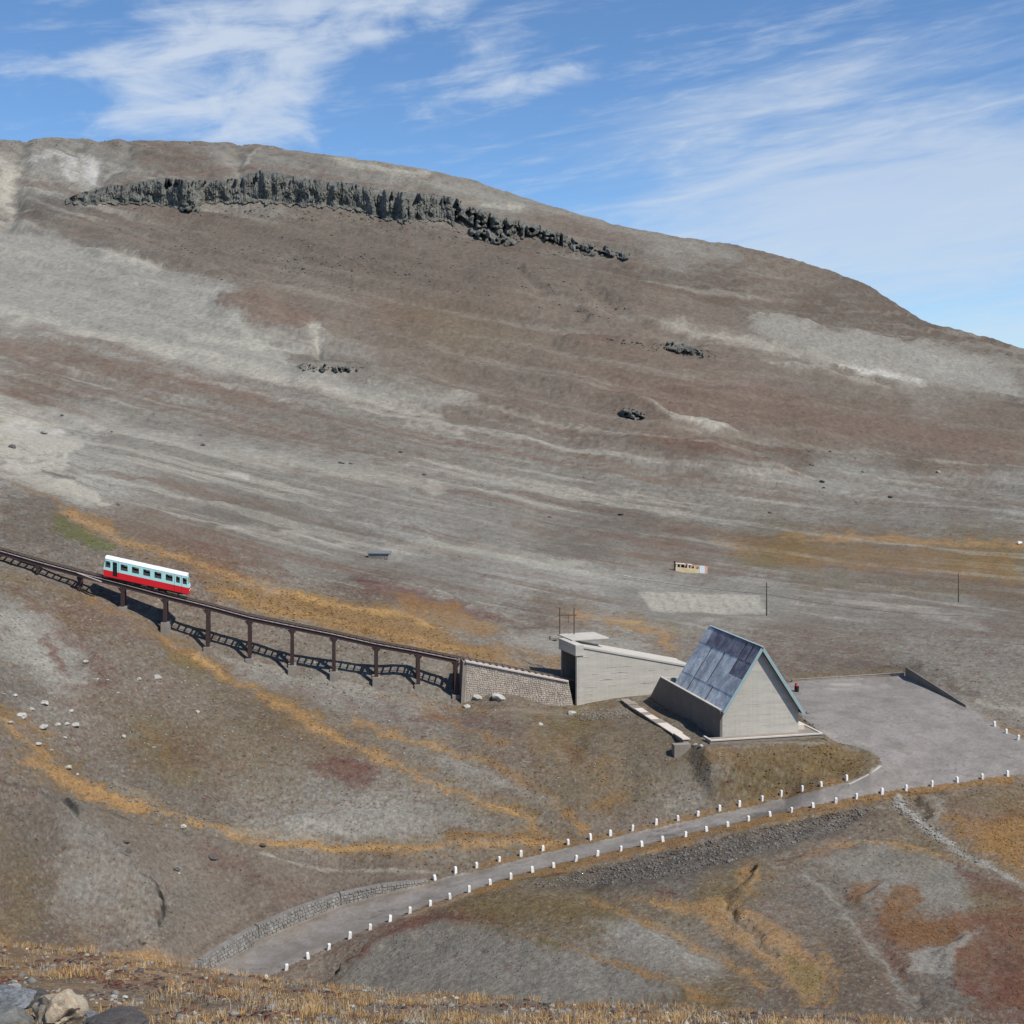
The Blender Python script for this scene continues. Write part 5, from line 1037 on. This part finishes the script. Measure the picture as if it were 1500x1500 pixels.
B = MB(); ab(B, cf, -4.7, -4.5, 0, 2.4, -.3, 2.9); part('end_wall', B, m_bouldk, tr)
B = MB(); ab(B, cf, -4.49, 2.6, 0, .15, -.3, 1.3); 
for a0, a1 in ((-4.4,-3.9),(-3.2,-2.9),(-1.1,-.6),(.9,1.3),(2.2,2.6)): ab(B, cf, a0, a1, 0, .15, 1.3, 2.2)
part('side_wall', B, m_cream, tr)
B = MB(); ab(B, cf, -4.45, -1.4, -.05, 2.3, 2.21, 2.35); part('roof_strip', B, m_cope, tr)
B = MB(); ab(B, cf, -.9, .5, -.05, 2.3, 2.21, 2.35); part('roof_strip', B, m_cope, tr)
B = MB(); ab(B, cf, 2.61, 4.1, -.02, .15, -.3, 2.35); part('white_panel', B, m_white, tr)
B = MB(); ab(B, cf, 4.11, 4.9, 0, .15, -.3, 2.2); ab(B, cf, -4.4, 4.9, 2.2, 2.35, -.3, 2.1); part('board_wall', B, material('pinkish_boards', lin((214,176,150)), .8, bump=None), tr)
B = MB(); 
for k in range(5): ab(B, cf, -3.6+k*1.5, -3.4+k*1.5, .3, 2.1, -.2, 1.9)
part('inner_partition', B, m_deck, tr)
dp_ = ground(1167, 1013, 180); dr_ = empty('oil_drum', dp_); tag(dr_, 'dark drum with a red top half hidden behind the right eave of the house', 'drum')
B = MB(); B.tube(dp_, dp_+Vector((0,0,.8)), .32, n=14); part('drum_body', B, m_dark, dr_)
B = MB(); B.tube(dp_+Vector((-.05,0,.805)), dp_+Vector((-.05,0,1.25)), .24, .18, n=12); part('lid', B, material('faded_red', lin((190,70,78)), .6, bump=None), dr_)
# ------------------------------------------------------------------ boulders
def rock_mesh(name, seed, sub=2, jag=.34, flat=(1, 1, .8)):
    rnd = random.Random(seed); bm = bmesh.new(); bmesh.ops.create_icosphere(bm, subdivisions=sub, radius=1)
    cuts = [(Vector((rnd.gauss(0,1), rnd.gauss(0,1), rnd.gauss(0,1))).normalized(), rnd.uniform(.55, .9)) for _ in range(9)]
    off = Vector((rnd.random()*50, rnd.random()*50, rnd.random()*50))
    from mathutils import noise as mn
    for v in bm.verts:
        p = v.co.copy()
        for n, d in cuts:
            k = p.dot(n)-d
            if k > 0: p -= n*k*.9
        p += v.co*mn.fractal(v.co*1.6+off, .9, 2, 4)*jag*.8
        v.co = Vector((p.x*flat[0], p.y*flat[1], p.z*flat[2]))
    me = bpy.data.meshes.new(name); bm.to_mesh(me); bm.free(); return me
RK = [rock_mesh('boulder', 100+i) for i in range(8)]
_mats = {}
def boulder(px, py, wpx, label, mat=None, group=None, hk=.75, dmin=112, name='boulder', i=[0]):
    mat = mat or m_bould; i[0] += 1
    me = RK[i[0] % 8]; key = (me.name, mat.name)
    if key not in _mats: c = me.copy(); c.materials.clear(); c.materials.append(mat); _mats[key] = c
    p_ = ground(px, py, dmin); r_ = wpx/F*p_.y/2
    o = bpy.data.objects.new(name, _mats[key]); C.objects.link(o); rd = random.Random(i[0])
    o.location = p_+Vector((0, r_*.4, r_*hk*.35)); o.scale = (r_*1.1, r_*rd.uniform(.9, 1.2), r_*hk); o.rotation_euler = (rd.uniform(-.3, .3), rd.uniform(-.3, .3), rd.uniform(0, 6.3))
    tag(o, label, 'boulder', group); return o
VB = 'boulders strewn over the valley and the lower mountain'
for x, y, w, lab in ((63,636,13,'large grey boulder lying in the pale gravel scar at far left'), (17,656,11,'dark grey boulder at the left edge below the pale scar'), (91,609,6,'small dark boulder just above the pale gravel scar at left'),
    (297,653,8,'dark boulder on the scree above the railcar, the larger of a close pair'), (293,638,5,'small boulder just above a larger dark one over the railcar'), (164,633,5,'small boulder between the pale scar and the pair above the railcar'),
    (586,663,7,'lone dark boulder in the middle of the scree above the hut'), (500,679,10,'flat grey boulder on the scree left of the middle'), (514,680,7,'smaller stone touching the flat grey boulder left of the middle'),
    (621,696,6,'small boulder on the scree straight below the lone dark one'), (695,711,6,'left one of two small boulders near the centre of the scree'), (706,712,7,'right one of two small boulders near the centre of the scree'),
    (172,740,7,'dark boulder at the foot of the white wash-out above the railcar'), (1189,682,8,'dark boulder on the right slope below a smaller one'), (1184,662,5,'small dark stone highest left on the right slope'),
    (1216,662,5,'small dark stone highest right on the right slope'), (1204,707,10,'long flat dark boulder on the right slope'), (1207,715,5,'small stone right below the long flat dark boulder'),
    (1305,729,9,'dark boulder furthest right on the lower right slope'), (1264,692,5,'small dark stone right of the dark pair on the right slope'), (1253,672,4,'tiny dark stone between the two highest ones and the pale boulder'),
    (909,755,9,'dark boulder at the foot of the mountain right of centre'), (805,758,6,'small dark stone at the foot of the mountain near the centre'), (1256,737,6,'brown boulder low on the right slope'),
    (856,700,5,'small stone in the gully right of the centre'), (1128,752,6,'small dark stone at the edge of the ochre meadow')):
    boulder(x, y, w, lab, m_bouldk if 'dark' in lab else m_bould, VB)
boulder(1374,692,9,'single pale boulder high on the right slope', m_boulw, VB)
boulder(1494,797,10,'white stone block at the far right edge of the ochre meadow', m_post, VB)
NB = 'boulders on the near hillside'
boulder(257,1275,13,'rounded grey boulder alone on the smooth slope lower left', m_bould, NB); boulder(262,1280,5,'small white stone against the rounded grey boulder lower left', m_boulw, NB)
boulder(313,1258,17,'flat dark boulder on the slope right of the rounded grey one', m_bouldk, NB, .5); boulder(384,1240,12,'dark boulder just under the golden grass line', m_bouldk, NB, .6)
boulder(184,1235,11,'upper of two dark stones in the slope lower left', m_bouldk, NB, .6); boulder(188,1248,10,'lower of two dark stones in the slope lower left', m_bouldk, NB, .6)
boulder(838,1047,14,'white boulder below the corner of the station building', m_boulw, NB); boulder(792,1062,8,'small white stone on the slope below the stone ramp', m_boulw, NB, .5)
boulder(700,1024,15,'pale boulder at the left foot of the stone ramp', m_boulw, NB); boulder(729,1026,22,'large pale boulder at the foot of the stone ramp', m_boulw, NB, .8); boulder(685,1036,13,'flat white slab below the end of the stone ramp', m_boulw, NB, .35)
WBG = 'white boulders on the left hillside'
for x, y, w, lab in ((31,1051,15,'large white boulder leftmost in the upper row of the cluster'), (14,1060,10,'white boulder nearest the left edge of the cluster'), (62,1068,14,'rounded white boulder lowest in the middle of the cluster'),
    (46,1040,9,'slim white boulder high in the cluster'), (65,1032,13,'broad white boulder at the top of the cluster'), (97,1062,9,'white boulder in the right half of the cluster'), (110,1064,12,'tall white boulder at the right of the cluster'),
    (103,1043,9,'white boulder above the right half of the cluster'), (84,1063,9,'small flat white boulder in the middle of the cluster'), (95,1082,8,'white boulder just below the cluster'),
    (55,1092,10,'white boulder beside the golden grass below the cluster'), (75,1100,7,'small white stone right of the grass below the cluster'), (21,1020,8,'white stone above the left end of the cluster'),
    (124,971,11,'white boulder casting a dark shadow in the red heath'), (142,996,6,'left of two small white stones below the red heath'), (157,997,6,'right of two small white stones below the red heath'),
    (203,996,8,'white stone on the bare slope right of the red heath'), (230,994,14,'broad flat pale stone on the upper slope below the viaduct'), (181,1080,8,'solitary white stone in the middle of the left slope'),
    (289,1044,8,'white stone on the slope under the third tall pier'), (99,1127,13,'pale boulder right beside the golden grass line'), (225,1096,6,'tiny white stone right of the solitary one'), (5,1018,6,'white stone touching the left edge of the view'),
    (113,1135,6,'small pale stone just below the boulder at the golden grass'), (268,1213,11,'pale stone on the golden grass line left of the boulder pair'), (172,1016,6,'small pale stone between red heath and solitary stone')):
    boulder(x, y, w, lab, m_boulw, WBG)
SHG = 'stones beside the house plinth'
for x, y, w, lab in ((1182,1057,9,'grey stone heaped closest to the house wall by the plinth'), (1189,1062,9,'middle stone of the heap right of the house'), (1196,1068,7,'stone at the front of the heap right of the house'), (1184,1045,8,'stone at the back of the heap right of the house'),
    (1205,1082,7,'dark stone at the front right corner of the plinth'), (1018,1092,8,'pale stone below the corner of the terrace wall'), (1027,1094,9,'flat pale stone beside the plinth corner')):
    boulder(x, y, w, lab, m_boulw if 'pale' in lab else m_bould, SHG, .6)

# ------------------------------------------------------------------ loose stones too many to count
ico = bmesh.new(); bmesh.ops.create_icosphere(ico, subdivisions=1, radius=1)
IV = np.array([v.co for v in ico.verts]); IF = np.array([[v.index for v in f.verts] for f in ico.faces]); ico.free()
rs_ = np.random.RandomState(5)
VAR = []
for k in range(12):
    v = IV*(1+rs_.uniform(-.38, .22, (len(IV), 1))); v = v*np.array((1, rs_.uniform(.7, 1.), rs_.uniform(.45, .8))); VAR.append(v)
def scatter(name, mat, items, label=None, cat=None):
    """items: (x, y, z, r)"""
    vs, fs = [], []; n = 0
    for (x, y, z, r) in items:
        v = VAR[rs_.randint(12)]*r; a = rs_.rand()*6.28; c, s = math.cos(a), math.sin(a)
        v = np.c_[v[:,0]*c-v[:,1]*s, v[:,0]*s+v[:,1]*c, v[:,2]]+np.array((x, y, z+r*.15)); vs.append(v); fs.append(IF+n); n += len(v)
    v = np.concatenate(vs); f = np.concatenate(fs)
    me = bpy.data.meshes.new(name); me.vertices.add(len(v)); me.vertices.foreach_set('co', v.ravel()); me.loops.add(f.size); me.loops.foreach_set('vertex_index', f.ravel().astype(np.int32))
    me.polygons.add(len(f)); me.polygons.foreach_set('loop_start', np.arange(0, f.size, 3, dtype=np.int32)); me.update(calc_edges=True)
    o = link(name, me, None, mat); tag(o, label, cat, kind='stuff'); return o
def pick(poly, n, rpx, dmin=112, dmax=5000):
    """random ground spots inside an outline, evenly over the picture of it; radius range in photo pixels"""
    P_ = np.array(poly, float); x0, y0 = P_.min(0); x1_, y1_ = P_.max(0); out = []; tries = 0
    while len(out) < n and tries < n*8:
        m_ = n; X = rs_.uniform(x0, x1_, m_); Y = rs_.uniform(y0, y1_, m_); ok = inside(X, Y, poly); tries += m_
        for a, b_ in zip(X[ok], Y[ok]):
            g = ground(a, b_, dmin, dmax)
            if g.y < dmax and len(out) < n: out.append((g.x, g.y, g.z, rs_.uniform(*rpx)*(.5+rs_.rand()**3*1.4)*g.y/F))
    return out
bankpoly = [(770,1300),(860,1274),(950,1253),(1050,1229),(1150,1206),(1240,1187),(1285,1184),(1240,1213),(1130,1246),(1040,1272),(940,1292),(850,1298)]
scatter('bank_rubble', m_rubble, pick(bankpoly, 4200, (.8, 2.1)), 'grey rubble covering the bank below the road', 'rubble')
pathpoly = [(1298,1168),(1335,1168),(1352,1195),(1400,1236),(1440,1262),(1430,1268),(1370,1235),(1320,1195)]
scatter('path_rubble', m_bould, pick(pathpoly, 420, (.7, 2.0)), 'pale broken stones strewn down the footpath', 'rubble')
hp_ = [(0,860),(120,880),(240,935),(320,960),(430,1000),(640,1030),(860,1045),(960,1055),(1020,1095),(900,1160),(700,1190),(500,1200),(300,1190),(200,1150),(0,1090)]
def pick_off(poly, n, r, **k): return [p for p in pick(poly, n, r, **k) if True]
scatter('hillside_stones', m_boulw, pick_off(hp_, 900, (.35, 1.1)), 'small pale stones scattered over the hillside', 'stones')
scatter('hillside_debris', m_bould, pick_off(hp_, 1800, (.4, 1.3))+pick([(310,955),(480,1000),(680,1035),(640,1060),(420,1020)], 500, (.6, 1.8))+pick([(150,1140),(240,1180),(330,1205),(290,1212),(180,1175)], 350, (.6, 1.9)), 'grey stones scattered over the hillside', 'stones')
scatter('terrace_rubble', m_bould, pick([(850,1040),(925,1040),(925,1052),(850,1056)], 260, (.8, 2.0)), 'grey rubble heaped at the foot of the station wall', 'rubble')
vp = [(0,600),(300,640),(600,650),(900,680),(1200,660),(1500,690),(1500,780),(1200,785),(900,790),(700,870),(560,840),(300,790),(100,740),(0,690)]
scatter('valley_stones', m_bould, pick(vp, 900, (.3, .9), 240), 'grey stones scattered over the valley floor', 'stones')
low = [(0,1230),(150,1230),(300,1260),(600,1280),(430,1340),(300,1400),(200,1400),(0,1380)]
scatter('knoll_stones', m_bould, pick(low, 700, (.35, 1.0))+pick([(650,1360),(1000,1330),(1200,1300),(1480,1330),(1480,1470),(1000,1460),(520,1430)], 1300, (.35, 1.0)), 'small stones scattered on the lower knolls', 'stones')
mp_ = [(120,330),(500,345),(800,380),(950,420),(900,470),(640,430),(300,420)]
scatter('mountain_blocks', m_rockd, pick(mp_, 1000, (.4, 1.5), 600)+pick([(100,296),(300,300),(480,305),(640,328),(860,372),(860,382),(640,350),(460,325),(250,318),(100,305)], 700, (.5, 1.9), 600)+pick([(380,365),(620,385),(600,405),(400,400)], 260, (.6, 1.8), 600)+pick([(880,495),(1030,510),(1060,525),(950,515)], 160, (.8, 2.4), 500)+pick([(430,534),(530,536),(535,543),(440,543)], 90, (.8, 2.2), 500)
        +pick([(900,600),(945,604),(945,612),(905,610)], 70, (.8, 2.6), 500)+pick([(0,203),(380,210),(380,216),(0,212)], 220, (.4,1.3), 1200), 'dark blocks scattered on the mountainside', 'rocks')

# ------------------------------------------------------------------ dark cliff band high on the mountain, buttress by buttress
ctop = [(98,292),(125,282),(150,276),(200,269),(232,262),(262,264),(300,265),(350,263),(375,252),(402,250),(432,260),(470,264),(520,271),(560,280),(600,283),(640,286),(665,291),(695,303),(730,315),(780,328),(820,340),(858,356),(900,364),(960,388),(1010,404),(1080,420),(1110,430)]
cbot = [(98,295),(150,296),(200,295),(240,297),(278,306),(300,294),(350,294),(380,293),(420,297),(470,300),(520,304),(560,318),(600,322),(650,320),(680,332),(740,346),(790,352),(858,372),(900,378),(960,398),(1010,412),(1080,430),(1110,438)]
cl = empty('rock_cliff', ground(400, 300, 600)); tag(cl, 'dark jagged basalt cliff band below the summit of the mountain', 'cliff')
rc_ = random.Random(12)
def crag(name, px0, px1, top, bot, seed, parent, soft=.18, amp=1., dd0=600, full=False, dx=1.15):
    """a broken rock face: the slope between two lines pushed out in blocky, fissured steps"""
    nx = max(4, int((px1-px0)/dx)+1); X = np.linspace(px0, px1, nx); yt = top(X); yb = bot(X); hh = max(float(np.max(yb-yt)), 4); ny = max(6, int(hh/1.3)+3)
    Dt = np.array([ground(a, y_-2, dd0).y for a, y_ in zip(X, yt)]); Db = np.array([ground(a, y_+2, dd0).y for a, y_ in zip(X, yb)])
    Dt = np.maximum(Dt, Db+4); ker = np.ones(5)/5
    Db = np.convolve(np.pad(Db, 2, 'edge'), ker, 'valid'); Dt = np.convolve(np.pad(Dt, 2, 'edge'), ker, 'valid')
    V = np.linspace(0, 1, ny)[:,None]; XX = np.repeat(X[None], ny, 0); Y = (yb+3)*(1-V)+(yt-1.5)*V
    jx = XX+1.2*perlin(XX/6, Y/6+seed, 7)
    rib = -np.abs(perlin(jx/5.2, Y/26+seed*3.1, 3))*2+.6; rib2 = perlin(jx/2.1, Y/9, 5+seed % 7); blk = np.round(2.2*perlin(jx/8, Y/11+seed, 11))/2.2
    st_ = np.clip(V+.45*perlin(jx/13, V*2.2+seed, 9)+.22*rib, 0, 1); prof_ = .10*st_+.90*sm(st_, .84, 1.0)         # near-vertical face, then back into the slope
    rib3 = perlin(XX/1.3, Y/2.2, 21)
    D = Db+(Dt-Db)*prof_-(3.0*rib+2.6*rib2+4.5*blk+1.6*rib3)*amp*np.sin(np.pi*V**.75)**.8*(1-sm(V, .75, 1.))
    Dg = np.array([[ground(a, y_, dd0).y for a, y_ in zip(r1, r2)] for r1, r2 in zip(XX, Y)])
    D = np.minimum(D, Dg-2.5-2.2*blk-1.6*rib2-1.8*rib3) if full else np.minimum(D, Dg+1)
    if not full: D = D+9*sm(perlin(jx/9, Y/7+seed*1.7, 13)+(.5-np.abs(V-.45))*.35, .22, -.12)
    edge = np.minimum(1, np.minimum(XX-px0, px1-XX)/3+.0) if not full else 1.
    D = D+(0 if full else 8*(1-edge))
    s_ = D/F; vs = np.stack([(XX-750)*s_, D, (600-Y)*s_], -1).reshape(-1, 3)
    i = np.arange(nx*ny).reshape(ny, nx); fs_ = np.stack([i[:-1,:-1], i[:-1,1:], i[1:,1:], i[1:,:-1]], -1).reshape(-1, 4)
    B = MB(); B.v = [tuple(v) for v in vs]; B.f = [tuple(int(k) for k in f) for f in fs_]
    me = bpy.data.meshes.new(name); me.from_pydata(B.v, [], B.f); me.update()
    o = link(name, me, None, m_rockd)
    if parent: o.parent = parent; me.transform(Matrix.Translation(-p_world(parent)))
    return o
ct = lambda X: np.interp(X, *zip(*ctop))+.9*perlin(X/7, X*0, 17)*2; cb_ = lambda X: np.interp(X, *zip(*cbot))+6*perlin(X/11, X*0+3, 18)+3*perlin(X/4, X*0+3, 19)
x = 96.; k = 0
while x < 915:
    wb = rc_.uniform(12, 20) if x < 640 else rc_.uniform(20, 34); k += 1
    crag('rock_buttress', x, x+wb+.01, ct, cb_, 4, cl, amp=.8 if x < 655 else .45, full=x < 655)
    x += wb
OUT = ((278,298,312,34,'small dark outcrop hanging below the left part of the cliff'), (593,313,327,13,'single dark block below the right part of the cliff'),
       (1000,504,519,70,'low dark ledge in the middle of the right mountainside'), (925,600,612,46,'dark rock ledge beside the white scar'), (722,338,356,74,'low lower tier of rock under the right half of the cliff'), (487,534,545,80,'low dark ledge at the foot of the pale scree tongue'))
for j_, (cx, y0_, y1_, w_, lab) in enumerate(OUT):
    sl = .22 if 600 < cx < 1200 and w_ > 15 else .04; x0_, x1_ = cx-w_/2, cx+w_/2
    q_ = lambda X: np.clip((X-x0_)/(x1_-x0_), 0, 1); bulge = lambda X: np.sin(np.pi*q_(X))**.5
    mid_ = (y0_+y1_)/2; hv = (y1_-y0_)/2
    o = crag('rock_outcrop', x0_, x1_, lambda X: mid_-hv*bulge(X)+(X-cx)*sl, lambda X: mid_+hv*bulge(X)+(X-cx)*sl+1, 20+j_, None, amp=.4, dd0=450)
    tag(o, lab, 'rock outcrop')

# ------------------------------------------------------------------ rocks at the photographer's feet
def near_rock(name, px, py, D, size, seed, mat, label, rot=(0,0,0), sub=4):
    me = rock_mesh(name, seed, sub, .22, (1,1,1)); me.materials.append(mat)
    for p_ in me.polygons: p_.use_smooth = True
    try: me.set_sharp_from_angle(angle=R(28))
    except Exception: pass
    o = link(name, me); o.location = P(px, py, D); o.scale = size; o.rotation_euler = rot; tag(o, label, 'rock', 'rocks in the grass at the lower left corner'); return o
near_rock('rock', 86, 1484, 11.6, (.235, .22, .20), 41, m_beige, 'rounded beige rock with a warm stain in the lower left corner', (0,.2,.3))
near_rock('rock', 12, 1463, 12.0, (.25, .24, .07), 52, m_slate, 'flat blue-grey slab leaning on the left edge', (.1,-.12,.4))
near_rock('rock', 10, 1492, 11.5, (.24, .22, .085), 63, m_bould, 'flat brown-grey slab under the blue-grey one', (.05,.1,.1))
near_rock('rock', 45, 1462, 12.25, (.17, .2, .07), 66, m_bouldk, 'dark flat stone between slab and beige rock', (0,.05,.9))
near_rock('rock', 165, 1499, 11.3, (.29, .25, .08), 74, m_bouldk, 'long dark rock right of the beige one', (0,-.05,.0))
near_rock('rock', 132, 1487, 11.7, (.09, .09, .05), 85, m_slate, 'small blue-grey stone between beige and dark rock', (0,.3,0))
near_rock('rock', 18, 1448, 12.6, (.09, .1, .03), 96, m_boulw, 'thin pale stone behind the blue-grey slab', (0,0,0))
fgp = [(p, float(crest(p))+3) for p in range(-200, 1800, 100)]+[(1800,1540),(-200,1540)]
its = []
while len(its) < 1500:
    D = math.exp(rs_.uniform(math.log(9), math.log(25))); u_ = rs_.uniform(-.46, .46); z = float(zat(u_*D, D)[0]); r_ = .010+.045*rs_.rand()**5
    if perlin(np.array([u_*D/1.1]), np.array([D/1.4]), 3)[0] > -.1: its.append((u_*D, D, z, r_))
scatter('bank_pebbles', m_boulw, its[:700], 'pale pebbles among the grass of the near bank', 'pebbles'); scatter('bank_stones', m_bould, [(a, b_, c, r*1.6) for a, b_, c, r in its[700:]], 'grey stones among the grass of the near bank', 'stones')

# ------------------------------------------------------------------ dry grass and low heath on the near bank
def blades(name, n, cols, hgt, label, thr, sd, wid=.006, spread=.09, per=16):
    rg = np.random.RandomState(sd); V_, F_, Cc = [], [], []; k = 0; made = 0
    while made < n:
        D = math.exp(rg.uniform(math.log(8.), math.log(27))); u_ = rg.uniform(-.47, .47); x0, y0 = u_*D, D
        if perlin(np.array([x0/1.3+sd]), np.array([y0/1.6]), 5)[0]+.5*perlin(np.array([x0/.35]), np.array([y0/.4]), 6)[0] < thr: 
            made += .15; continue
        z0 = float(zat(x0, y0)[0]); base = cols[rg.randint(len(cols))]; s_ = rg.uniform(.6, 1.25)
        lean0 = rg.uniform(-1.6, 1.6, 2)
        for _ in range(per):
            a = rg.rand()*6.28; r_ = rg.rand()*spread*s_; x, y = x0+math.cos(a)*r_, y0+math.sin(a)*r_; h = hgt*s_*rg.uniform(.45, 1.1)
            lx, ly = lean0[0]*h*.5+math.cos(a)*h*1.1*rg.rand(), lean0[1]*h*.5+math.sin(a)*h*1.1*rg.rand(); w = wid*rg.uniform(.7, 1.4); t_ = rg.rand()*3.14; wx, wy = math.cos(t_)*w, math.sin(t_)*w
            V_ += [(x-wx, y-wy, z0-.03), (x+wx, y+wy, z0-.03), (x+lx*.4+wx*.7, y+ly*.4+wy*.7, z0+h*.6), (x+lx*.4-wx*.7, y+ly*.4-wy*.7, z0+h*.6), (x+lx, y+ly, z0+h)]
            F_ += [(k, k+1, k+2, k+3), (k+3, k+2, k+4)]; k += 5; c = np.minimum(base*rg.uniform(.8, 1.35), .6); Cc += [c]*5
        made += 1
    me = bpy.data.meshes.new(name); me.from_pydata(V_, [], F_); at = me.attributes.new('ground_colour', 'FLOAT_COLOR', 'POINT')
    c = np.ones((len(V_), 4)); c[:,:3] = np.array(Cc); at.data.foreach_set('color', c.ravel())
    o = link(name, me, None, m_blade); tag(o, label, 'grass', kind='stuff')
m_blade = material('dry_grass', (0,0,0), .8, n1=(2, .1), n2=(20, .1), bump=None, attr='ground_colour', spec=.2)
gc_ = [PAL['O1']*1.1, PAL['Y1']*1.1, PAL['Y1']*1.3, PAL['B1']*1.3, PAL['W1']*1.0, PAL['O2']]
blades('dry_grass', 6200, gc_, .055, 'golden dry grass tufts on the near bank', .0, 1, .0028, .15, 26)
blades('tall_grass', 130, gc_, .11, 'taller straw-coloured grass tufts on the near bank', .12, 5, .003, .07, 26)

# ------------------------------------------------------------------ cushions of heath and loose stones, tinted like the ground they stand on
WT_ = np.zeros(S.shape); WT_[:-1] = np.clip(T[:-1]-T[1:], 0, 6)
vis = np.minimum.accumulate(600-F*Z/DD, 0) >= 600-F*Z/DD-.8; WT_ *= vis & (np.abs(U) < .41)
def tinted(name, n, dlo, dhi, rpx, flatk, gain, jitter, label, cat, w=None, sink=.2, steps=None):
    m = ((DD > dlo) & (DD < dhi) & ((near_road > 3) | (DD < 60)) & (dh > 1.5)); ww = WT_*m if w is None else WT_*m*w
    p_ = ww.ravel()/ww.sum(); ids = rs_.choice(len(p_), n, p=p_)
    i_, j_ = ids//nC, ids % nC; j_ = np.minimum(j_, nC-2); i_ = np.minimum(i_, nR-2)
    u_ = us[j_]+(us[j_+1]-us[j_])*rs_.rand(n); d_ = Ds[i_]+(Ds[i_+1]-Ds[i_])*rs_.rand(n); x_ = u_*d_; z_ = zat(x_, d_)
    r_ = (rpx[0]+(rpx[1]-rpx[0])*rs_.rand(n)**2.5)*d_/F; vi = rs_.randint(0, 12, n); V = np.stack(VAR)[vi]*r_[:,None,None]; V[...,2] *= flatk
    a = rs_.rand(n)*6.28; c, s = np.cos(a)[:,None], np.sin(a)[:,None]; X = V[...,0]*c-V[...,1]*s+x_[:,None]; Y = V[...,0]*s+V[...,1]*c+d_[:,None]; Zz = V[...,2]+(z_+r_*flatk*sink)[:,None]
    v = np.stack([X, Y, Zz], -1).reshape(-1, 3); f = (IF[None]+(np.arange(n)*len(IV))[:,None,None]).reshape(-1, 3)
    col = COLF[ids]*(gain*(1+jitter*(rs_.rand(n, 1)-.5))); col = np.repeat(col, len(IV), 0)
    me = bpy.data.meshes.new(name); me.vertices.add(len(v)); me.vertices.foreach_set('co', v.ravel()); me.loops.add(f.size); me.loops.foreach_set('vertex_index', f.ravel().astype(np.int32))
    me.polygons.add(len(f)); me.polygons.foreach_set('loop_start', np.arange(0, f.size, 3, dtype=np.int32)); me.update(calc_edges=True)
    at = me.attributes.new('ground_colour', 'FLOAT_COLOR', 'POINT'); cc = np.ones((len(v), 4)); cc[:,:3] = col; at.data.foreach_set('color', cc.ravel())
    tag(link(name, me, None, m_tuft), label, cat, kind='stuff')
m_tuft = material('heath_and_stone', (0,0,0), .95, n1=(2, .15), n2=(9, .2), bump=None, attr='ground_colour', spec=.1)
clump = sm(fbm(S/16, T/7, 3, 240, .6), -.25, .35)
tinted('heath_cushions', 15000, 112, 232, (.7, 2.4), .42, np.array((1.0, .95, .86)), .5, 'low cushions of heath and dry grass over the near slopes', 'heath', clump)
tinted('slope_stones', 5000, 112, 232, (.4, 1.3), .7, np.array((1.35, 1.38, 1.42)), .6, 'loose pale stones over the near slopes', 'stones')
tinted('valley_blocks', 7000, 232, 1450, (.35, 1.15), .7, np.array((.62, .62, .62)), .9, 'dark loose blocks over the valley and the mountain', 'stones', .25+clump)
tinted('valley_cushions', 5000, 205, 700, (.5, 1.5), .5, np.array((.85, .8, .7)), .5, 'low heath cushions over the valley floor', 'heath', clump)

for nm_, kk, lab in (('rust_heath', 'R1', 'rust-red heath cushions on the near bank'), ('brown_heath', 'B2', 'brown heath cushions on the near bank'), ('pale_lichen_stones', 'G1', 'small lichen-covered stones on the near bank')):
    COLF_keep = COLF; COLF = np.broadcast_to(PAL[kk]*1.05, COLF.shape)
    tinted(nm_, 900 if kk == 'G1' else 2600, 8, 27, (1.5, 7.5), .5, np.array((1., 1., 1.)), .7, lab, 'heath' if kk != 'G1' else 'stones', sm(fbm(X0/.9+ord(kk[0]), Y0/1.1, 3, 260+ord(kk[1])), -.1, .35)); COLF = COLF_keep

tinted('grass_tussocks', 9000, 112, 330, (.8, 2.3), .5, np.array((1.3, 1.22, 1.1)), .6, 'golden grass tussocks along the hollows and crests', 'grass', ORANGE*(.3+clump))
